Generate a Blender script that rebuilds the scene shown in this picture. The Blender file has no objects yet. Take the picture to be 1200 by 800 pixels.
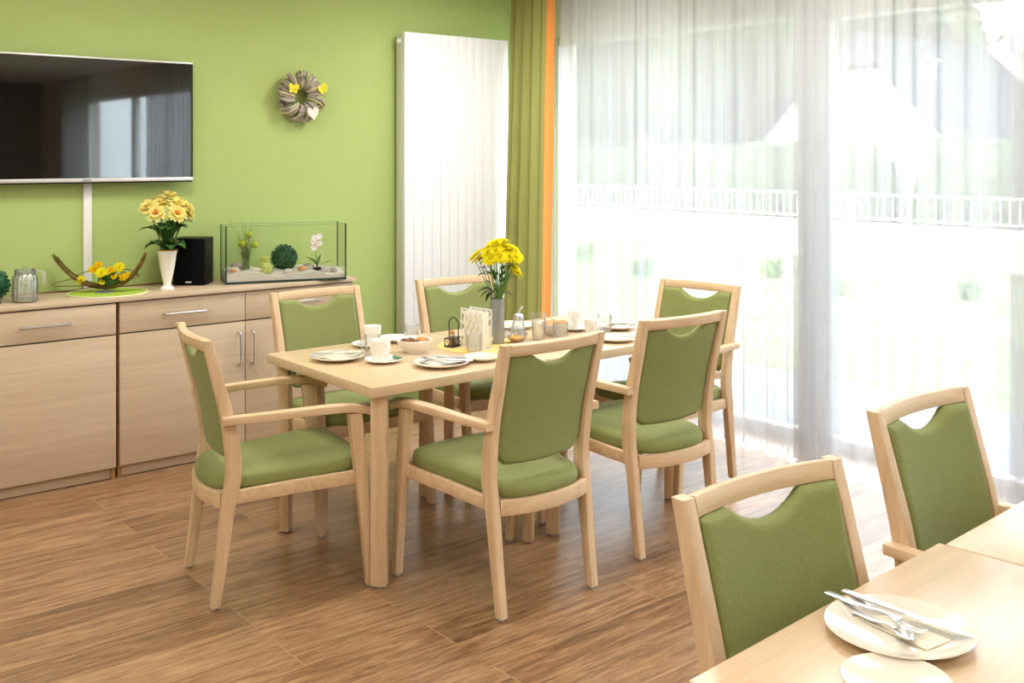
import bpy, bmesh, math, random
from mathutils import Vector, Matrix
PI = math.pi
R = math.radians
rnd = random.Random(7)
C = bpy.context.scene.collection
sc = bpy.context.scene

# ------------------------------------------------------------------ materials
def lin(c):
    return tuple((x / 255 / 12.92) if x / 255 <= 0.04045 else ((x / 255 + 0.055) / 1.055) ** 2.4 for x in c)

def new_mat(name):
    m = bpy.data.materials.new(name)
    m.use_nodes = True
    nt = m.node_tree
    return m, nt, nt.nodes['Principled BSDF']

def simple(name, rgb, rough=0.5, metal=0.0, spec=0.5, var=0.0, scale=8.0, bump=0.0, bscale=60.0, sheen=0.0, coat=0.0):
    m, nt, b = new_mat(name)
    col = lin(rgb)
    b.inputs['Roughness'].default_value = rough
    b.inputs['Metallic'].default_value = metal
    b.inputs['Specular IOR Level'].default_value = spec
    b.inputs['Sheen Weight'].default_value = sheen
    b.inputs['Coat Weight'].default_value = coat
    tc = nt.nodes.new('ShaderNodeTexCoord')
    n = nt.nodes.new('ShaderNodeTexNoise')
    n.inputs['Scale'].default_value = scale
    n.inputs['Detail'].default_value = 4
    nt.links.new(tc.outputs['Object'], n.inputs['Vector'])
    r = nt.nodes.new('ShaderNodeValToRGB')
    r.color_ramp.elements[0].position = 0.3
    r.color_ramp.elements[1].position = 0.7
    r.color_ramp.elements[0].color = tuple(max(0, x * (1 - var)) for x in col) + (1,)
    r.color_ramp.elements[1].color = tuple(min(1, x * (1 + var)) for x in col) + (1,)
    nt.links.new(n.outputs['Fac'], r.inputs['Fac'])
    nt.links.new(r.outputs['Color'], b.inputs['Base Color'])
    if bump:
        n2 = nt.nodes.new('ShaderNodeTexNoise')
        n2.inputs['Scale'].default_value = bscale
        n2.inputs['Detail'].default_value = 3
        nt.links.new(tc.outputs['Object'], n2.inputs['Vector'])
        bp = nt.nodes.new('ShaderNodeBump')
        bp.inputs['Strength'].default_value = bump
        bp.inputs['Distance'].default_value = 0.004
        nt.links.new(n2.outputs['Fac'], bp.inputs['Height'])
        nt.links.new(bp.outputs['Normal'], b.inputs['Normal'])
    return m

def wood(name, dark, light, axis='x', stretch=14.0, scale=6.0, rough=0.4, fine=0.25, spec=0.4):
    """grain runs along the given object axis"""
    m, nt, b = new_mat(name)
    tc = nt.nodes.new('ShaderNodeTexCoord')
    mp = nt.nodes.new('ShaderNodeMapping')
    s = [stretch, stretch, stretch]
    s['xyz'.index(axis)] = 1.0
    mp.inputs['Scale'].default_value = s
    nt.links.new(tc.outputs['Object'], mp.inputs['Vector'])
    n1 = nt.nodes.new('ShaderNodeTexNoise')
    n1.inputs['Scale'].default_value = scale * 0.5
    n1.inputs['Detail'].default_value = 5
    n1.inputs['Distortion'].default_value = 0.6
    n2 = nt.nodes.new('ShaderNodeTexNoise')
    n2.inputs['Scale'].default_value = scale * 4
    n2.inputs['Detail'].default_value = 3
    nt.links.new(mp.outputs[0], n1.inputs['Vector'])
    nt.links.new(mp.outputs[0], n2.inputs['Vector'])
    mx = nt.nodes.new('ShaderNodeMix')
    mx.inputs[0].default_value = fine
    nt.links.new(n1.outputs['Fac'], mx.inputs[2])
    nt.links.new(n2.outputs['Fac'], mx.inputs[3])
    r = nt.nodes.new('ShaderNodeValToRGB')
    r.color_ramp.elements[0].position = 0.32
    r.color_ramp.elements[1].position = 0.68
    r.color_ramp.elements[0].color = lin(dark) + (1,)
    r.color_ramp.elements[1].color = lin(light) + (1,)
    nt.links.new(mx.outputs[0], r.inputs['Fac'])
    nt.links.new(r.outputs['Color'], b.inputs['Base Color'])
    b.inputs['Roughness'].default_value = rough
    b.inputs['Specular IOR Level'].default_value = spec
    return m

def fabric(name, rgb, var=0.22, scale=260.0):
    m, nt, b = new_mat(name)
    col = lin(rgb)
    tc = nt.nodes.new('ShaderNodeTexCoord')
    n = nt.nodes.new('ShaderNodeTexNoise')
    n.inputs['Scale'].default_value = scale
    n.inputs['Detail'].default_value = 5
    n.inputs['Roughness'].default_value = 0.7
    nt.links.new(tc.outputs['Object'], n.inputs['Vector'])
    r = nt.nodes.new('ShaderNodeValToRGB')
    r.color_ramp.elements[0].position = 0.3
    r.color_ramp.elements[1].position = 0.7
    r.color_ramp.elements[0].color = tuple(x * (1 - var) for x in col) + (1,)
    r.color_ramp.elements[1].color = tuple(x * (1 + var) for x in col) + (1,)
    nt.links.new(n.outputs['Fac'], r.inputs['Fac'])
    nt.links.new(r.outputs['Color'], b.inputs['Base Color'])
    b.inputs['Roughness'].default_value = 0.85
    b.inputs['Specular IOR Level'].default_value = 0.2
    b.inputs['Sheen Weight'].default_value = 0.12
    b.inputs['Sheen Roughness'].default_value = 0.45
    bp = nt.nodes.new('ShaderNodeBump')
    bp.inputs['Strength'].default_value = 0.25
    bp.inputs['Distance'].default_value = 0.001
    nt.links.new(n.outputs['Fac'], bp.inputs['Height'])
    nt.links.new(bp.outputs['Normal'], b.inputs['Normal'])
    return m

def glassy(name, tint=(1, 1, 1), refl=0.09, edge=0.5, body=0.0, bodycol=(230, 235, 235)):
    """thin clear glass: transparent with a fresnel gloss (and optional milky body)"""
    m = bpy.data.materials.new(name)
    m.use_nodes = True
    nt = m.node_tree
    nt.nodes.clear()
    out = nt.nodes.new('ShaderNodeOutputMaterial')
    t = nt.nodes.new('ShaderNodeBsdfTransparent')
    t.inputs['Color'].default_value = tuple(tint) + (1,)
    g = nt.nodes.new('ShaderNodeBsdfGlossy')
    g.inputs['Roughness'].default_value = 0.03
    fr = nt.nodes.new('ShaderNodeFresnel')
    fr.inputs['IOR'].default_value = 1.45
    mu = nt.nodes.new('ShaderNodeMath')
    mu.operation = 'MULTIPLY_ADD'
    mu.inputs[1].default_value = edge
    mu.inputs[2].default_value = refl
    nt.links.new(fr.outputs[0], mu.inputs[0])
    mix = nt.nodes.new('ShaderNodeMixShader')
    nt.links.new(mu.outputs[0], mix.inputs[0])
    last = t
    if body:
        d = nt.nodes.new('ShaderNodeBsdfDiffuse')
        d.inputs['Color'].default_value = lin(bodycol) + (1,)
        mb = nt.nodes.new('ShaderNodeMixShader')
        mb.inputs[0].default_value = body
        nt.links.new(t.outputs[0], mb.inputs[1])
        nt.links.new(d.outputs[0], mb.inputs[2])
        last = mb
    nt.links.new(last.outputs[0], mix.inputs[1])
    nt.links.new(g.outputs[0], mix.inputs[2])
    nt.links.new(mix.outputs[0], out.inputs[0])
    return m

def sheer_mat(name, opacity, rgb=(250, 250, 252)):
    m = bpy.data.materials.new(name)
    m.use_nodes = True
    nt = m.node_tree
    nt.nodes.clear()
    out = nt.nodes.new('ShaderNodeOutputMaterial')
    t = nt.nodes.new('ShaderNodeBsdfTransparent')
    tl = nt.nodes.new('ShaderNodeBsdfTranslucent')
    d = nt.nodes.new('ShaderNodeBsdfDiffuse')
    tl.inputs['Color'].default_value = lin(rgb) + (1,)
    d.inputs['Color'].default_value = lin((246, 246, 247)) + (1,)
    m1 = nt.nodes.new('ShaderNodeMixShader')
    m1.inputs[0].default_value = 0.42
    nt.links.new(tl.outputs[0], m1.inputs[1])
    nt.links.new(d.outputs[0], m1.inputs[2])
    # fine vertical weave modulating how dense the voile is
    tc = nt.nodes.new('ShaderNodeTexCoord')
    mp = nt.nodes.new('ShaderNodeMapping')
    mp.inputs['Scale'].default_value = (40, 40, 0.4)
    n = nt.nodes.new('ShaderNodeTexNoise')
    n.inputs['Scale'].default_value = 1.0
    n.inputs['Detail'].default_value = 3
    nt.links.new(tc.outputs['Object'], mp.inputs[0])
    nt.links.new(mp.outputs[0], n.inputs['Vector'])
    ma = nt.nodes.new('ShaderNodeMapRange')
    ma.inputs[1].default_value = 0.3
    ma.inputs[2].default_value = 0.7
    ma.inputs[3].default_value = opacity - 0.06
    ma.inputs[4].default_value = opacity + 0.06
    nt.links.new(n.outputs['Fac'], ma.inputs[0])
    m2 = nt.nodes.new('ShaderNodeMixShader')
    nt.links.new(ma.outputs[0], m2.inputs[0])
    nt.links.new(t.outputs[0], m2.inputs[1])
    nt.links.new(m1.outputs[0], m2.inputs[2])
    nt.links.new(m2.outputs[0], out.inputs[0])
    return m

def cloth_tl(name, rgb, tl=0.25):
    m = bpy.data.materials.new(name)
    m.use_nodes = True
    nt = m.node_tree
    nt.nodes.clear()
    out = nt.nodes.new('ShaderNodeOutputMaterial')
    t = nt.nodes.new('ShaderNodeBsdfTranslucent')
    d = nt.nodes.new('ShaderNodeBsdfDiffuse')
    tc = nt.nodes.new('ShaderNodeTexCoord')
    n = nt.nodes.new('ShaderNodeTexNoise')
    n.inputs['Scale'].default_value = 120
    nt.links.new(tc.outputs['Object'], n.inputs['Vector'])
    r = nt.nodes.new('ShaderNodeValToRGB')
    c = lin(rgb)
    r.color_ramp.elements[0].color = tuple(x * 0.88 for x in c) + (1,)
    r.color_ramp.elements[1].color = tuple(min(1, x * 1.12) for x in c) + (1,)
    nt.links.new(n.outputs['Fac'], r.inputs[0])
    for x in (t, d):
        nt.links.new(r.outputs[0], x.inputs['Color'])
    mx = nt.nodes.new('ShaderNodeMixShader')
    mx.inputs[0].default_value = tl
    nt.links.new(d.outputs[0], mx.inputs[1])
    nt.links.new(t.outputs[0], mx.inputs[2])
    nt.links.new(mx.outputs[0], out.inputs[0])
    return m

def floor_mat():
    m, nt, b = new_mat('oak_plank_floor')
    tc = nt.nodes.new('ShaderNodeTexCoord')
    br = nt.nodes.new('ShaderNodeTexBrick')
    br.offset = 0.37
    br.offset_frequency = 2
    br.inputs['Scale'].default_value = 1.0
    br.inputs['Brick Width'].default_value = 1.22
    br.inputs['Row Height'].default_value = 0.186
    br.inputs['Mortar Size'].default_value = 0.0016
    br.inputs['Mortar Smooth'].default_value = 0.3
    br.inputs['Bias'].default_value = 0.0
    br.inputs['Color1'].default_value = (0, 0, 0, 1)
    br.inputs['Color2'].default_value = (1, 1, 1, 1)
    br.inputs['Mortar'].default_value = (0.5, 0.5, 0.5, 1)
    mpb = nt.nodes.new('ShaderNodeMapping')
    mpb.inputs['Location'].default_value = (0.42, 0.05, 0)
    nt.links.new(tc.outputs['Object'], mpb.inputs[0])
    nt.links.new(mpb.outputs[0], br.inputs['Vector'])
    # grain, shifted per plank
    sep = nt.nodes.new('ShaderNodeSeparateColor')
    nt.links.new(br.outputs['Color'], sep.inputs[0])
    cmb = nt.nodes.new('ShaderNodeCombineXYZ')
    mul = nt.nodes.new('ShaderNodeMath')
    mul.operation = 'MULTIPLY'
    mul.inputs[1].default_value = 37.0
    nt.links.new(sep.outputs[0], mul.inputs[0])
    nt.links.new(mul.outputs[0], cmb.inputs[0])
    nt.links.new(mul.outputs[0], cmb.inputs[2])
    add = nt.nodes.new('ShaderNodeVectorMath')
    add.operation = 'ADD'
    nt.links.new(tc.outputs['Object'], add.inputs[0])
    nt.links.new(cmb.outputs[0], add.inputs[1])
    mp = nt.nodes.new('ShaderNodeMapping')
    mp.inputs['Scale'].default_value = (1.0, 11.0, 1.0)
    nt.links.new(add.outputs[0], mp.inputs[0])
    n1 = nt.nodes.new('ShaderNodeTexNoise')
    n1.inputs['Scale'].default_value = 2.1
    n1.inputs['Detail'].default_value = 6
    n1.inputs['Roughness'].default_value = 0.62
    n1.inputs['Distortion'].default_value = 1.6
    n2 = nt.nodes.new('ShaderNodeTexNoise')
    n2.inputs['Scale'].default_value = 14
    n2.inputs['Detail'].default_value = 4
    n2.inputs['Roughness'].default_value = 0.7
    nt.links.new(mp.outputs[0], n1.inputs['Vector'])
    nt.links.new(mp.outputs[0], n2.inputs['Vector'])
    mx = nt.nodes.new('ShaderNodeMix')
    mx.inputs[0].default_value = 0.38
    nt.links.new(n1.outputs['Fac'], mx.inputs[2])
    nt.links.new(n2.outputs['Fac'], mx.inputs[3])
    # plank tone
    sm = nt.nodes.new('ShaderNodeMath')
    sm.operation = 'MULTIPLY_ADD'
    sm.inputs[1].default_value = 0.10
    sm.inputs[2].default_value = -0.04
    nt.links.new(sep.outputs[0], sm.inputs[0])
    ad = nt.nodes.new('ShaderNodeMath')
    ad.operation = 'ADD'
    nt.links.new(mx.outputs[0], ad.inputs[0])
    nt.links.new(sm.outputs[0], ad.inputs[1])
    r = nt.nodes.new('ShaderNodeValToRGB')
    e = r.color_ramp.elements
    e[0].position = 0.34
    e[0].color = lin((90, 64, 42)) + (1,)
    e[1].position = 0.66
    e[1].color = lin((186, 147, 108)) + (1,)
    k = e.new(0.48)
    k.color = lin((142, 105, 72)) + (1,)
    nt.links.new(ad.outputs[0], r.inputs[0])
    mo = nt.nodes.new('ShaderNodeMix')
    mo.data_type = 'RGBA'
    nt.links.new(br.outputs['Fac'], mo.inputs[0])
    nt.links.new(r.outputs[0], mo.inputs[6])
    mo.inputs[7].default_value = lin((184, 150, 112)) + (1,)
    nt.links.new(mo.outputs[2], b.inputs['Base Color'])
    b.inputs['Roughness'].default_value = 0.30
    b.inputs['IOR'].default_value = 1.5
    b.inputs['Specular IOR Level'].default_value = 0.5
    b.inputs['Coat Weight'].default_value = 0.3
    b.inputs['Coat Roughness'].default_value = 0.25
    bp = nt.nodes.new('ShaderNodeBump')
    bp.inputs['Strength'].default_value = 0.12
    bp.inputs['Distance'].default_value = 0.002
    nt.links.new(mx.outputs[0], bp.inputs['Height'])
    nt.links.new(bp.outputs['Normal'], b.inputs['Normal'])
    return m

def paving_mat():
    m, nt, b = new_mat('concrete_paving')
    tc = nt.nodes.new('ShaderNodeTexCoord')
    br = nt.nodes.new('ShaderNodeTexBrick')
    br.offset = 0.0
    br.inputs['Scale'].default_value = 1.0
    br.inputs['Brick Width'].default_value = 0.5
    br.inputs['Row Height'].default_value = 0.5
    br.inputs['Mortar Size'].default_value = 0.008
    br.inputs['Color1'].default_value = lin((88, 91, 96)) + (1,)
    br.inputs['Color2'].default_value = lin((97, 100, 105)) + (1,)
    br.inputs['Mortar'].default_value = lin((62, 65, 69)) + (1,)
    nt.links.new(tc.outputs['Object'], br.inputs['Vector'])
    nt.links.new(br.outputs['Color'], b.inputs['Base Color'])
    b.inputs['Roughness'].default_value = 0.9
    return m

def screen_mat():
    m = simple('black_glass_screen', (8, 8, 10), 0.03, var=0.02, spec=1.0)
    b = m.node_tree.nodes['Principled BSDF']
    b.inputs['IOR'].default_value = 1.7
    b.inputs['Coat Weight'].default_value = 0.0
    b.inputs['Coat Roughness'].default_value = 0.02
    return m

M = dict(
    floor=floor_mat(),
    wall_green=simple('green_wall_paint', (172, 190, 117), 0.75, var=0.03, scale=1.5, bump=0.22, bscale=95, spec=0.25),
    wall_white=simple('white_wall_paint', (226, 222, 212), 0.85, var=0.02, spec=0.2, bump=0.05),
    ceiling=simple('ceiling_paint', (238, 236, 230), 0.9, var=0.01, spec=0.1),
    frame_white=simple('white_window_frame', (235, 237, 238), 0.4, var=0.01),
    pane=glassy('window_glass', (0.97, 0.985, 0.98), 0.02, 0.6),
    beech_x=wood('beech_grain_x', (204, 172, 132), (225, 197, 161), 'x', rough=0.42),
    beech_y=wood('beech_grain_y', (204, 172, 132), (225, 197, 161), 'y', rough=0.42),
    beech_z=wood('beech_grain_z', (204, 172, 132), (225, 197, 161), 'z', rough=0.42),
    tabletop=wood('table_laminate', (204, 174, 138), (220, 193, 158), 'x', stretch=18, scale=5, rough=0.3, spec=0.9),
    laminate=wood('sideboard_laminate', (190, 166, 139), (208, 187, 160), 'x', stretch=16, scale=3.2, rough=0.45, fine=0.3, spec=0.35),
    laminate_dark=wood('sideboard_edge', (150, 108, 66), (176, 132, 86), 'z', stretch=10, scale=4, rough=0.5),
    gap=simple('dark_shadow_gap_board', (70, 50, 34), 0.8, var=0.05, spec=0.1),
    fabric=fabric('olive_green_upholstery', (134, 141, 85)),
    porcelain=simple('cream_porcelain', (230, 222, 206), 0.12, var=0.005, spec=0.5, coat=0.3),
    porcelain_w=simple('white_porcelain', (243, 240, 233), 0.12, var=0.005, spec=0.5, coat=0.3),
    steel=simple('brushed_steel', (222, 222, 224), 0.30, metal=1.0, var=0.02),
    steel_h=simple('satin_handle_steel', (205, 205, 206), 0.3, metal=1.0, var=0.02),
    grey_metal=simple('grey_bracket_metal', (150, 152, 156), 0.45, metal=0.6, var=0.03),
    glide=simple('grey_plastic_glide', (178, 180, 182), 0.4, metal=0.3, var=0.02),
    tv_silver=simple('silver_tv_bezel', (214, 212, 210), 0.35, metal=0.5, var=0.01),
    tv_screen=screen_mat(),
    black=simple('black_plastic', (16, 16, 17), 0.5, var=0.05, spec=0.3),
    black_mesh=simple('black_speaker_cloth', (13, 13, 14), 0.9, var=0.3, scale=400, spec=0.1),
    black_wire=simple('black_wire', (28, 26, 24), 0.45, var=0.05, spec=0.4),
    white_plastic=simple('white_plastic', (232, 230, 226), 0.5, var=0.01),
    radiator=simple('white_radiator_enamel', (238, 240, 242), 0.4, var=0.008),
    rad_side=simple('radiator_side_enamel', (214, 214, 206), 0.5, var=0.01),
    drape=cloth_tl('olive_drape_cloth', (152, 149, 88), 0.18),
    orange=cloth_tl('orange_lining_cloth', (232, 152, 84), 0.4),
    sheer=sheer_mat('white_voile', 0.76, (124, 124, 128)),
    twig=simple('grey_twig', (176, 166, 152), 0.9, var=0.35, scale=30, spec=0.1),
    twig_brown=simple('brown_green_twig', (120, 92, 54), 0.9, var=0.4, scale=25, spec=0.1),
    twig_green=simple('green_twig', (98, 112, 48), 0.9, var=0.3, scale=25, spec=0.1),
    straw=simple('straw_ribbon', (226, 214, 150), 0.7, var=0.1),
    yellow_paint=simple('yellow_butterfly', (226, 214, 40), 0.6, var=0.1),
    heart=simple('white_wood_heart', (232, 220, 210), 0.7, var=0.04),
    leaf=simple('dark_green_leaf', (52, 88, 40), 0.45, var=0.35, scale=18, spec=0.4),
    leaf_l=simple('fresh_green_leaf', (98, 136, 58), 0.5, var=0.3, scale=18, spec=0.4),
    grass_bl=simple('grey_green_blade', (122, 146, 88), 0.6, var=0.3, scale=18),
    box_leaf=simple('boxwood_leaf', (34, 92, 56), 0.5, var=0.45, scale=40, spec=0.35),
    petal=cloth_tl('pale_yellow_petal', (255, 236, 150), .35),
    petal_y=cloth_tl('bright_yellow_petal', (255, 238, 52), .4),
    petal_g=cloth_tl('golden_yellow_petal', (251, 212, 36), .3),
    flower_c=simple('orange_red_flower_centre', (214, 84, 22), 0.7, var=0.2, scale=60),
    flower_cy=simple('ochre_flower_centre', (212, 150, 20), 0.7, var=0.2, scale=60),
    petal_w=simple('white_pink_petal', (244, 228, 226), 0.5, var=0.05),
    ivory=simple('ivory_glaze', (240, 234, 222), 0.2, var=0.01),
    gold=simple('gold_rim', (214, 160, 70), 0.3, metal=0.6, var=0.03),
    lime=simple('lime_mat', (172, 200, 66), 0.8, var=0.06, scale=60),
    lime_edge=simple('pale_mat_edging', (224, 226, 196), 0.8, var=0.03),
    yellow_mat=simple('yellow_cloth_mat', (244, 214, 134), 0.85, var=0.06, scale=90),
    glass=glassy('clear_glass', (0.985, 0.99, 0.99), 0.03, 0.55, body=0.05, bodycol=(252, 253, 253)),
    glass_j=glassy('ribbed_jug_glass', (0.97, 0.98, 0.98), 0.07, 0.9, body=0.13, bodycol=(250, 252, 252)),
    glass_g=glassy('smoked_grey_glass', (0.66, 0.67, 0.68), 0.06, 0.6, body=0.42, bodycol=(196, 197, 198)),
    glass_t=glassy('tank_glass', (0.985, 0.995, 0.988), 0.012, 0.4),
    glass_e=simple('dark_glass_edge', (30, 52, 44), 0.15, var=0.05),
    sand=simple('pale_sand', (232, 224, 213), 0.95, var=0.14, scale=160, bump=0.5, bscale=200, spec=0.1),
    stone=simple('pale_pebble', (222, 210, 194), 0.8, var=0.15, scale=20),
    stone_g=simple('grey_pebble', (176, 167, 155), 0.8, var=0.25, scale=25),
    shell=simple('orange_shell', (206, 150, 96), 0.6, var=0.3, scale=50),
    lime_ceramic=simple('lime_ceramic', (196, 208, 106), 0.35, var=0.25, scale=70, bump=0.6, bscale=90),
    jam=simple('apricot_jam', (226, 150, 30), 0.2, var=0.15, scale=60),
    choc=simple('brown_bread_piece', (112, 62, 34), 0.6, var=0.3, scale=60),
    roll=simple('bread_crust', (200, 146, 84), 0.6, var=0.25, scale=30),
    napkin=simple('cream_paper_napkin', (244, 234, 208), 0.9, var=0.02),
    napkin_w=simple('white_paper_napkin', (243, 240, 233), 0.9, var=0.02),
    salt=simple('salt_grains', (240, 238, 232), 0.9, var=0.03),
    pepper=simple('ground_pepper', (150, 104, 62), 0.9, var=0.3, scale=200),
    spoon_green=simple('green_spoon_sheen', (84, 130, 92), 0.35, var=0.3, scale=60),
    cable=simple('brown_cable', (130, 84, 46), 0.6, var=0.05),
    paving=paving_mat(),
    lawn=simple('lawn_grass', (92, 102, 66), 0.95, var=0.35, scale=3.0, spec=0.1, bump=0.8, bscale=40),
    hedge=simple('hedge_leaves', (54, 60, 44), 0.9, var=0.5, scale=5.0, spec=0.15, bump=1.0, bscale=12),
    tree=simple('tree_leaves', (56, 62, 46), 0.9, var=0.5, scale=2.5, spec=0.15, bump=1.0, bscale=6),
    tree_d=simple('conifer_leaves', (40, 46, 40), 0.9, var=0.5, scale=2.5, spec=0.15, bump=1.0, bscale=6),
    bark=simple('tree_bark', (104, 86, 70), 0.95, var=0.3, scale=6),
    plaster=simple('white_house_plaster', (214, 211, 205), 0.9, var=0.02),
    slate=simple('dark_roof_tiles', (42, 43, 49), 0.95, var=0.15, scale=4, spec=0.05),
    red_tile=simple('pale_roof_tiles', (176, 168, 162), 0.8, var=0.15, scale=4),
    house_win=simple('dark_house_window', (90, 100, 112), 0.15, var=0.05),
    rail_white=simple('white_railing_paint', (242, 243, 244), 0.5, var=0.01),
    lamp_glass=simple('white_lamp_glass', (246, 246, 244), 0.3, var=0.01),
)

# ------------------------------------------------------------------ mesh helpers
def obj(name, bm, mat, parent=None, loc=None, rot=None, smooth=35, kind=None, label=None):
    me = bpy.data.meshes.new(name)
    bmesh.ops.recalc_face_normals(bm, faces=bm.faces[:])
    bm.to_mesh(me)
    bm.free()
    for m in (mat if isinstance(mat, (list, tuple)) else [mat]):
        me.materials.append(M[m] if isinstance(m, str) else m)
    if smooth:
        for p in me.polygons:
            p.use_smooth = True
        me.set_sharp_from_angle(angle=R(smooth))
    o = bpy.data.objects.new(name, me)
    C.objects.link(o)
    if parent is not None:
        o.parent = parent
    if loc is not None:
        o.location = loc
    if rot is not None:
        o.rotation_euler = rot
    if kind:
        o['kind'] = kind
    if label:
        o['label'] = label
    return o

def tag(o, label, cat, group=None, kind=None):
    o['label'] = label
    o['category'] = cat
    if group:
        o['group'] = group
    if kind:
        o['kind'] = kind
    return o

def thing(name, label, cat, loc=(0, 0, 0), rz=0.0, group=None):
    o = bpy.data.objects.new(name, None)
    o.empty_display_size = 0.05
    C.objects.link(o)
    o.location = loc
    o.rotation_euler = (0, 0, rz)
    return tag(o, label, cat, group)

def kids(o):
    return [c for c in bpy.data.objects if c.parent == o]

def copy_tree(o, parent=None):
    ch = kids(o)
    c = o.copy()
    C.objects.link(c)
    if parent is not None:
        c.parent = parent
    for k in ch:
        copy_tree(k, c)
    return c

def place(o, loc, rz, label, group=None):
    o.location = loc
    o.rotation_euler = (0, 0, rz)
    o['label'] = label
    if group:
        o['group'] = group
    return o

def nb():
    return bmesh.new()

def box(bm, x0, x1, y0, y1, z0, z1, bev=0.0, seg=2, mi=0):
    vs = [bm.verts.new((x, y, z)) for x in (x0, x1) for y in (y0, y1) for z in (z0, z1)]
    f = [(0, 1, 3, 2), (4, 6, 7, 5), (0, 4, 5, 1), (2, 3, 7, 6), (0, 2, 6, 4), (1, 5, 7, 3)]
    fs = [bm.faces.new([vs[i] for i in q]) for q in f]
    for q in fs:
        q.material_index = mi
    if bev:
        es = set(e for q in fs for e in q.edges)
        r = bmesh.ops.bevel(bm, geom=list(es), offset=bev, segments=seg, affect='EDGES', profile=0.5)
        for q in r['faces']:
            q.material_index = mi
    return fs

def loft(bm, rings, cap=True, closed=True, mi=0):
    vv = [[bm.verts.new(p) for p in r] for r in rings]
    n = len(vv[0])
    for a, b in zip(vv[:-1], vv[1:]):
        for i in range(n if closed else n - 1):
            j = (i + 1) % n
            f = bm.faces.new((a[i], a[j], b[j], b[i]))
            f.material_index = mi
    if cap:
        for r in (vv[0], vv[-1]):
            try:
                f = bm.faces.new(r)
                f.material_index = mi
            except ValueError:
                pass
    return vv

def rsec(hx, hy, r, k=3):
    """rounded rectangle section in 2D"""
    r = min(r, hx * .95, hy * .95)
    pts = []
    for cx, cy, a0 in ((hx - r, hy - r, 0), (-hx + r, hy - r, 90), (-hx + r, -hy + r, 180), (hx - r, -hy + r, 270)):
        for i in range(k):
            a = R(a0 + 90 * i / (k - 1))
            pts.append((cx + r * math.cos(a), cy + r * math.sin(a)))
    return pts

def csec(r, n=10):
    return [(r * math.cos(2 * PI * i / n), r * math.sin(2 * PI * i / n)) for i in range(n)]

def sweep(bm, path, sec, up=Vector((0, 0, 1)), cap=True, closed=False, mi=0):
    """sweep a 2D section (or a list of sections, or fn(i)) along a path; section x -> side, y -> up"""
    P = [Vector(p) for p in path]
    n = len(P)
    rings = []
    for i, p in enumerate(P):
        if closed:
            t = P[(i + 1) % n] - P[i - 1]
        else:
            t = P[min(i + 1, n - 1)] - P[max(i - 1, 0)]
        t.normalize()
        u = Vector(up)
        if abs(t.dot(u)) > 0.98:
            u = Vector((0, 1, 0)) if abs(t.y) < 0.9 else Vector((1, 0, 0))
        s = t.cross(u).normalized()
        w = s.cross(t).normalized()
        ss = sec(i) if callable(sec) else sec
        rings.append([p + s * a + w * b for a, b in ss])
    if closed:
        rings.append(rings[0])
        vv = [[bm.verts.new(q) for q in r] for r in rings[:-1]]
        vv.append(vv[0])
        m = len(vv[0])
        for a, b in zip(vv[:-1], vv[1:]):
            for i in range(m):
                j = (i + 1) % m
                bm.faces.new((a[i], a[j], b[j], b[i])).material_index = mi
    else:
        loft(bm, rings, cap, mi=mi)

def tube(bm, path, r, n=8, closed=False, mi=0):
    if isinstance(r, (list, tuple)):
        sweep(bm, path, lambda i: csec(r[i], n), closed=closed, mi=mi)
    else:
        sweep(bm, path, csec(r, n), closed=closed, mi=mi)

def spline(pts, k=8):
    """Catmull-Rom through the points"""
    P = [Vector(p) for p in pts]
    P = [P[0] * 2 - P[1]] + P + [P[-1] * 2 - P[-2]]
    out = []
    for i in range(1, len(P) - 2):
        for j in range(k):
            t = j / k
            a, b, c, d = P[i - 1:i + 3]
            out.append(0.5 * ((2 * b) + (c - a) * t + (2 * a - 5 * b + 4 * c - d) * t * t + (3 * b - a - 3 * c + d) * t ** 3))
    out.append(P[-2])
    return out

def lathe(bm, prof, n=32, c=(0, 0, 0), mi=0, ribs=0, rib=0.0):
    cx, cy, cz = c
    rings = []
    for r, z in prof:
        if r < 1e-6:
            rings.append([bm.verts.new((cx, cy, cz + z))])
        else:
            rings.append([bm.verts.new((cx + r * (1 + (rib * math.cos(ribs * 2 * PI * i / n) if ribs else 0)) * math.cos(2 * PI * i / n),
                                        cy + r * (1 + (rib * math.cos(ribs * 2 * PI * i / n) if ribs else 0)) * math.sin(2 * PI * i / n), cz + z)) for i in range(n)])
    for a, b in zip(rings[:-1], rings[1:]):
        if len(a) == 1 and len(b) == 1:
            continue
        for i in range(n):
            j = (i + 1) % n
            if len(a) == 1:
                f = bm.faces.new((a[0], b[j], b[i]))
            elif len(b) == 1:
                f = bm.faces.new((a[i], a[j], b[0]))
            else:
                f = bm.faces.new((a[i], a[j], b[j], b[i]))
            f.material_index = mi

def blob(bm, c, rad, sub=2, disp=0.0, seed=0, mi=0, flat=1.0):
    rr = random.Random(seed)
    g = bmesh.ops.create_icosphere(bm, subdivisions=sub, radius=1.0)
    rx, ry, rz = rad if isinstance(rad, (tuple, list)) else (rad, rad, rad * flat)
    for v in g['verts']:
        k = 1 + rr.uniform(-disp, disp)
        v.co = Vector((c[0] + v.co.x * rx * k, c[1] + v.co.y * ry * k, c[2] + v.co.z * rz * k))
    fs = set(f for v in g['verts'] for f in v.link_faces)
    for f in fs:
        f.material_index = mi

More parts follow.
